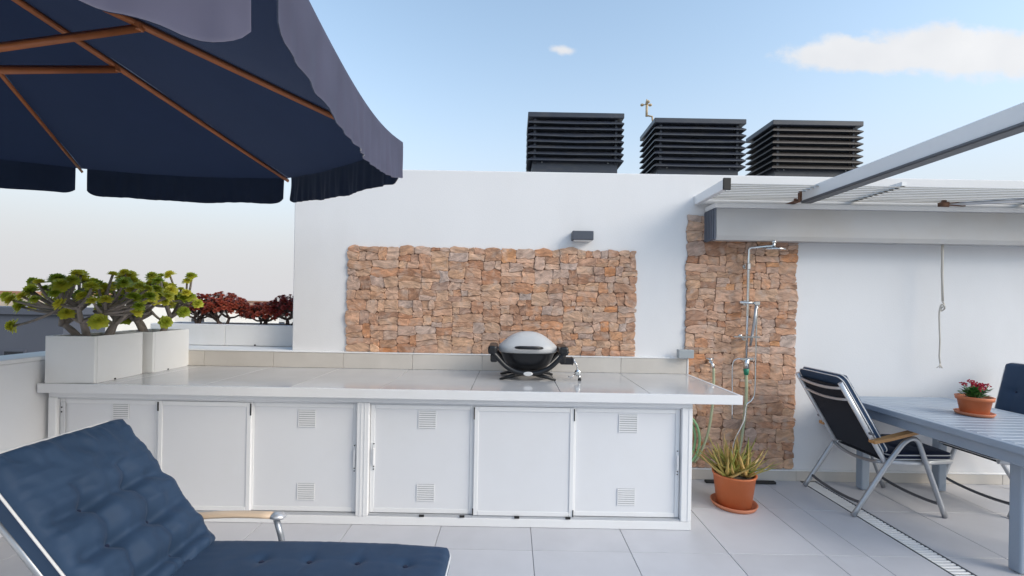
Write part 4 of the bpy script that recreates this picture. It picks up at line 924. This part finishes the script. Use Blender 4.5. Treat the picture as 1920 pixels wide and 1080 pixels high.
def red_bush(label, cx, cy, z, rx, ry, hz, n, seed):
    rg = random.Random(seed); base = Vector((cx, cy, z)); t = thing('red_succulent', label, 'plant', (cx, cy, z), 'red succulents in the trough')
    st_ = MB(); fo = MB(); nodes = []
    for q in range(3):
        b = base+Vector((rg.uniform(-.03, .03), rg.uniform(-.03, .03), -.01)); e = base+Vector((rg.uniform(-.3, .3)*rx, rg.uniform(-.3, .3)*ry, hz*.28))
        st_.tube([b, b.lerp(e, .5), e], [.016, .014, .011], seg=6)
        for w_ in range(5):
            a = rg.uniform(0, 6.28); k = e+Vector((math.cos(a)*rx*.42, math.sin(a)*ry*.42, hz*rg.uniform(.1, .32))); st_.tube([e, e.lerp(k, .5)-Vector((0, 0, .01)), k], [.011, .009, .008], seg=5); nodes.append(k)
    for i in range(n):
        a = i*2.39996; r_ = math.sqrt((i+.5)/n); u_ = rg.uniform(.62, 1.05)
        p = base+Vector((math.cos(a)*r_*rx*u_**.5, math.sin(a)*r_*ry, hz*(.22+.78*math.sqrt(max(0, 1-(r_*.85)**2)))*u_))
        nd = min(nodes, key=lambda q: (q-p).length); st_.tube([nd, nd.lerp(p, .5)-Vector((0, 0, .008)), p], [.006, .005, .004], seg=4)
        d = ((p-base).normalized()+Vector((0, -.2, .5))).normalized(); Mx = Matrix.Translation(p) @ d.to_track_quat('Z', 'Y').to_matrix().to_4x4(); s_ = rg.uniform(.75, 1.25)
        for l_ in range(18):
            f_ = l_/17; aa = l_*2.39996; el = R(78-95*f_); ln = .036*s_*(.5+.5*f_); dd = Vector((math.cos(aa)*math.cos(el), math.sin(aa)*math.cos(el), math.sin(el))); sd = Vector((-math.sin(aa), math.cos(aa), 0))*ln*.40
            fo.poly([Mx @ Vector((0, 0, 0)), Mx @ (dd*ln*.65+sd), Mx @ (dd*ln), Mx @ (dd*ln*.65-sd)], [(0, 1, 2, 3)], True)
    st_.build('stems', 'barkred', t); fo.build('foliage', 'redros', t)
red_bush('small red succulent half hidden behind the green aeonium stems', -3.06, .46, 1.222, .19, .12, .31, 110, 1)
red_bush('rounded red succulent on a forked trunk beside the green aeonium', -2.83, .46, 1.222, .24, .13, .33, 180, 2)
red_bush('low spreading red succulent in the middle of the trough gap', -2.44, .46, 1.222, .22, .12, .24, 150, 3)
red_bush('taller red succulent at the trough end against the white wall', -2.17, .46, 1.222, .23, .13, .31, 190, 4)

# ------------------------------------------------------------------ far houses
def house(label, x0, x1, y0, y1, z1, mat, wins, name='house', roof=None, zg=-7.0, flat=True):
    t = thing(name, label, 'building', ((x0+x1)/2, (y0+y1)/2, zg)); MB().box(x0, x1, y0, y1, zg, z1).build('wall', mat, t)
    if flat: MB().box(x0-.1, x1+.1, y0-.1, y1+.1, z1+.001, z1+.22).build('parapet', roof or mat, t)
    else: MB().prism([(x0-.4, z1+.001), (x1+.4, z1+.001), ((x0+x1)/2, z1+1.6)], 'y', y0-.4, y1+.4).build('roof', roof or 'roof', t)
    for (a, b, c, d) in wins:
        w_ = MB().box(a-.06, b+.06, y0-.05, y0-.002, c-.06, d+.06).build('window', 'housew' if mat != 'darkhouse' else 'darkhouse', t)
        MB().box(a, b, y0-.056, y0-.0505, c, d).build('pane', 'glass', w_)
    return t
house('flat dark slate-blue house just beyond the parapet', -24, -14.25, 10.15, 11.6, .90, 'darkhouse', [(-16.05, -15.45, -1.2, -.28), (-17.4, -16.4, -1.2, -.28), (-16.05, -15.45, -3.9, -2.6), (-20, -19, -1.2, -.3)])
house('pale house with a brown roof line behind the dark slate house', -44, -30.5, 24, 34, 1.55, 'houset', [(-34, -33, -.6, .6), (-37, -36, -.6, .6)], roof='roof')
house('white block partly hidden behind the sprawling aeonium', -27.5, -23.6, 22, 30, 1.25, 'housew', [(-26.5, -25.6, -.4, .6)])
house('white block with small windows behind the square planters', -26, -20, 27, 34, .6, 'housew', [(-25, -24.2, -1, .1), (-22.4, -21.5, -1, .1)])
house('long pinkish block on the horizon between the red succulents', -66, -48, 84, 96, .95, 'housep', [(-64+k*2.6, -62.8+k*2.6, -1.2, .1) for k in range(7)], roof='roof')
house('white terrace block seen between the red succulents', -43, -33.5, 52, 60, -1.35, 'housew', [(-42+k*2.2, -41+k*2.2, -3.4, -2.2) for k in range(4)])
house('white low block behind the rounded red succulent', -39, -31, 41, 47, -1.0, 'housew', [(-38+k*1.9, -37.1+k*1.9, -2.4, -1.5) for k in range(4)])
house('tan house far beyond the trough', -58, -50, 70, 78, -.8, 'houset', [(-57+k*2.2, -56+k*2.2, -2.4, -1.4) for k in range(3)])
house('white house far behind the trough end by the tall wall', -34, -27, 54, 62, -.6, 'housew', [(-33+k*2.2, -32+k*2.2, -2.6, -1.4) for k in range(3)])
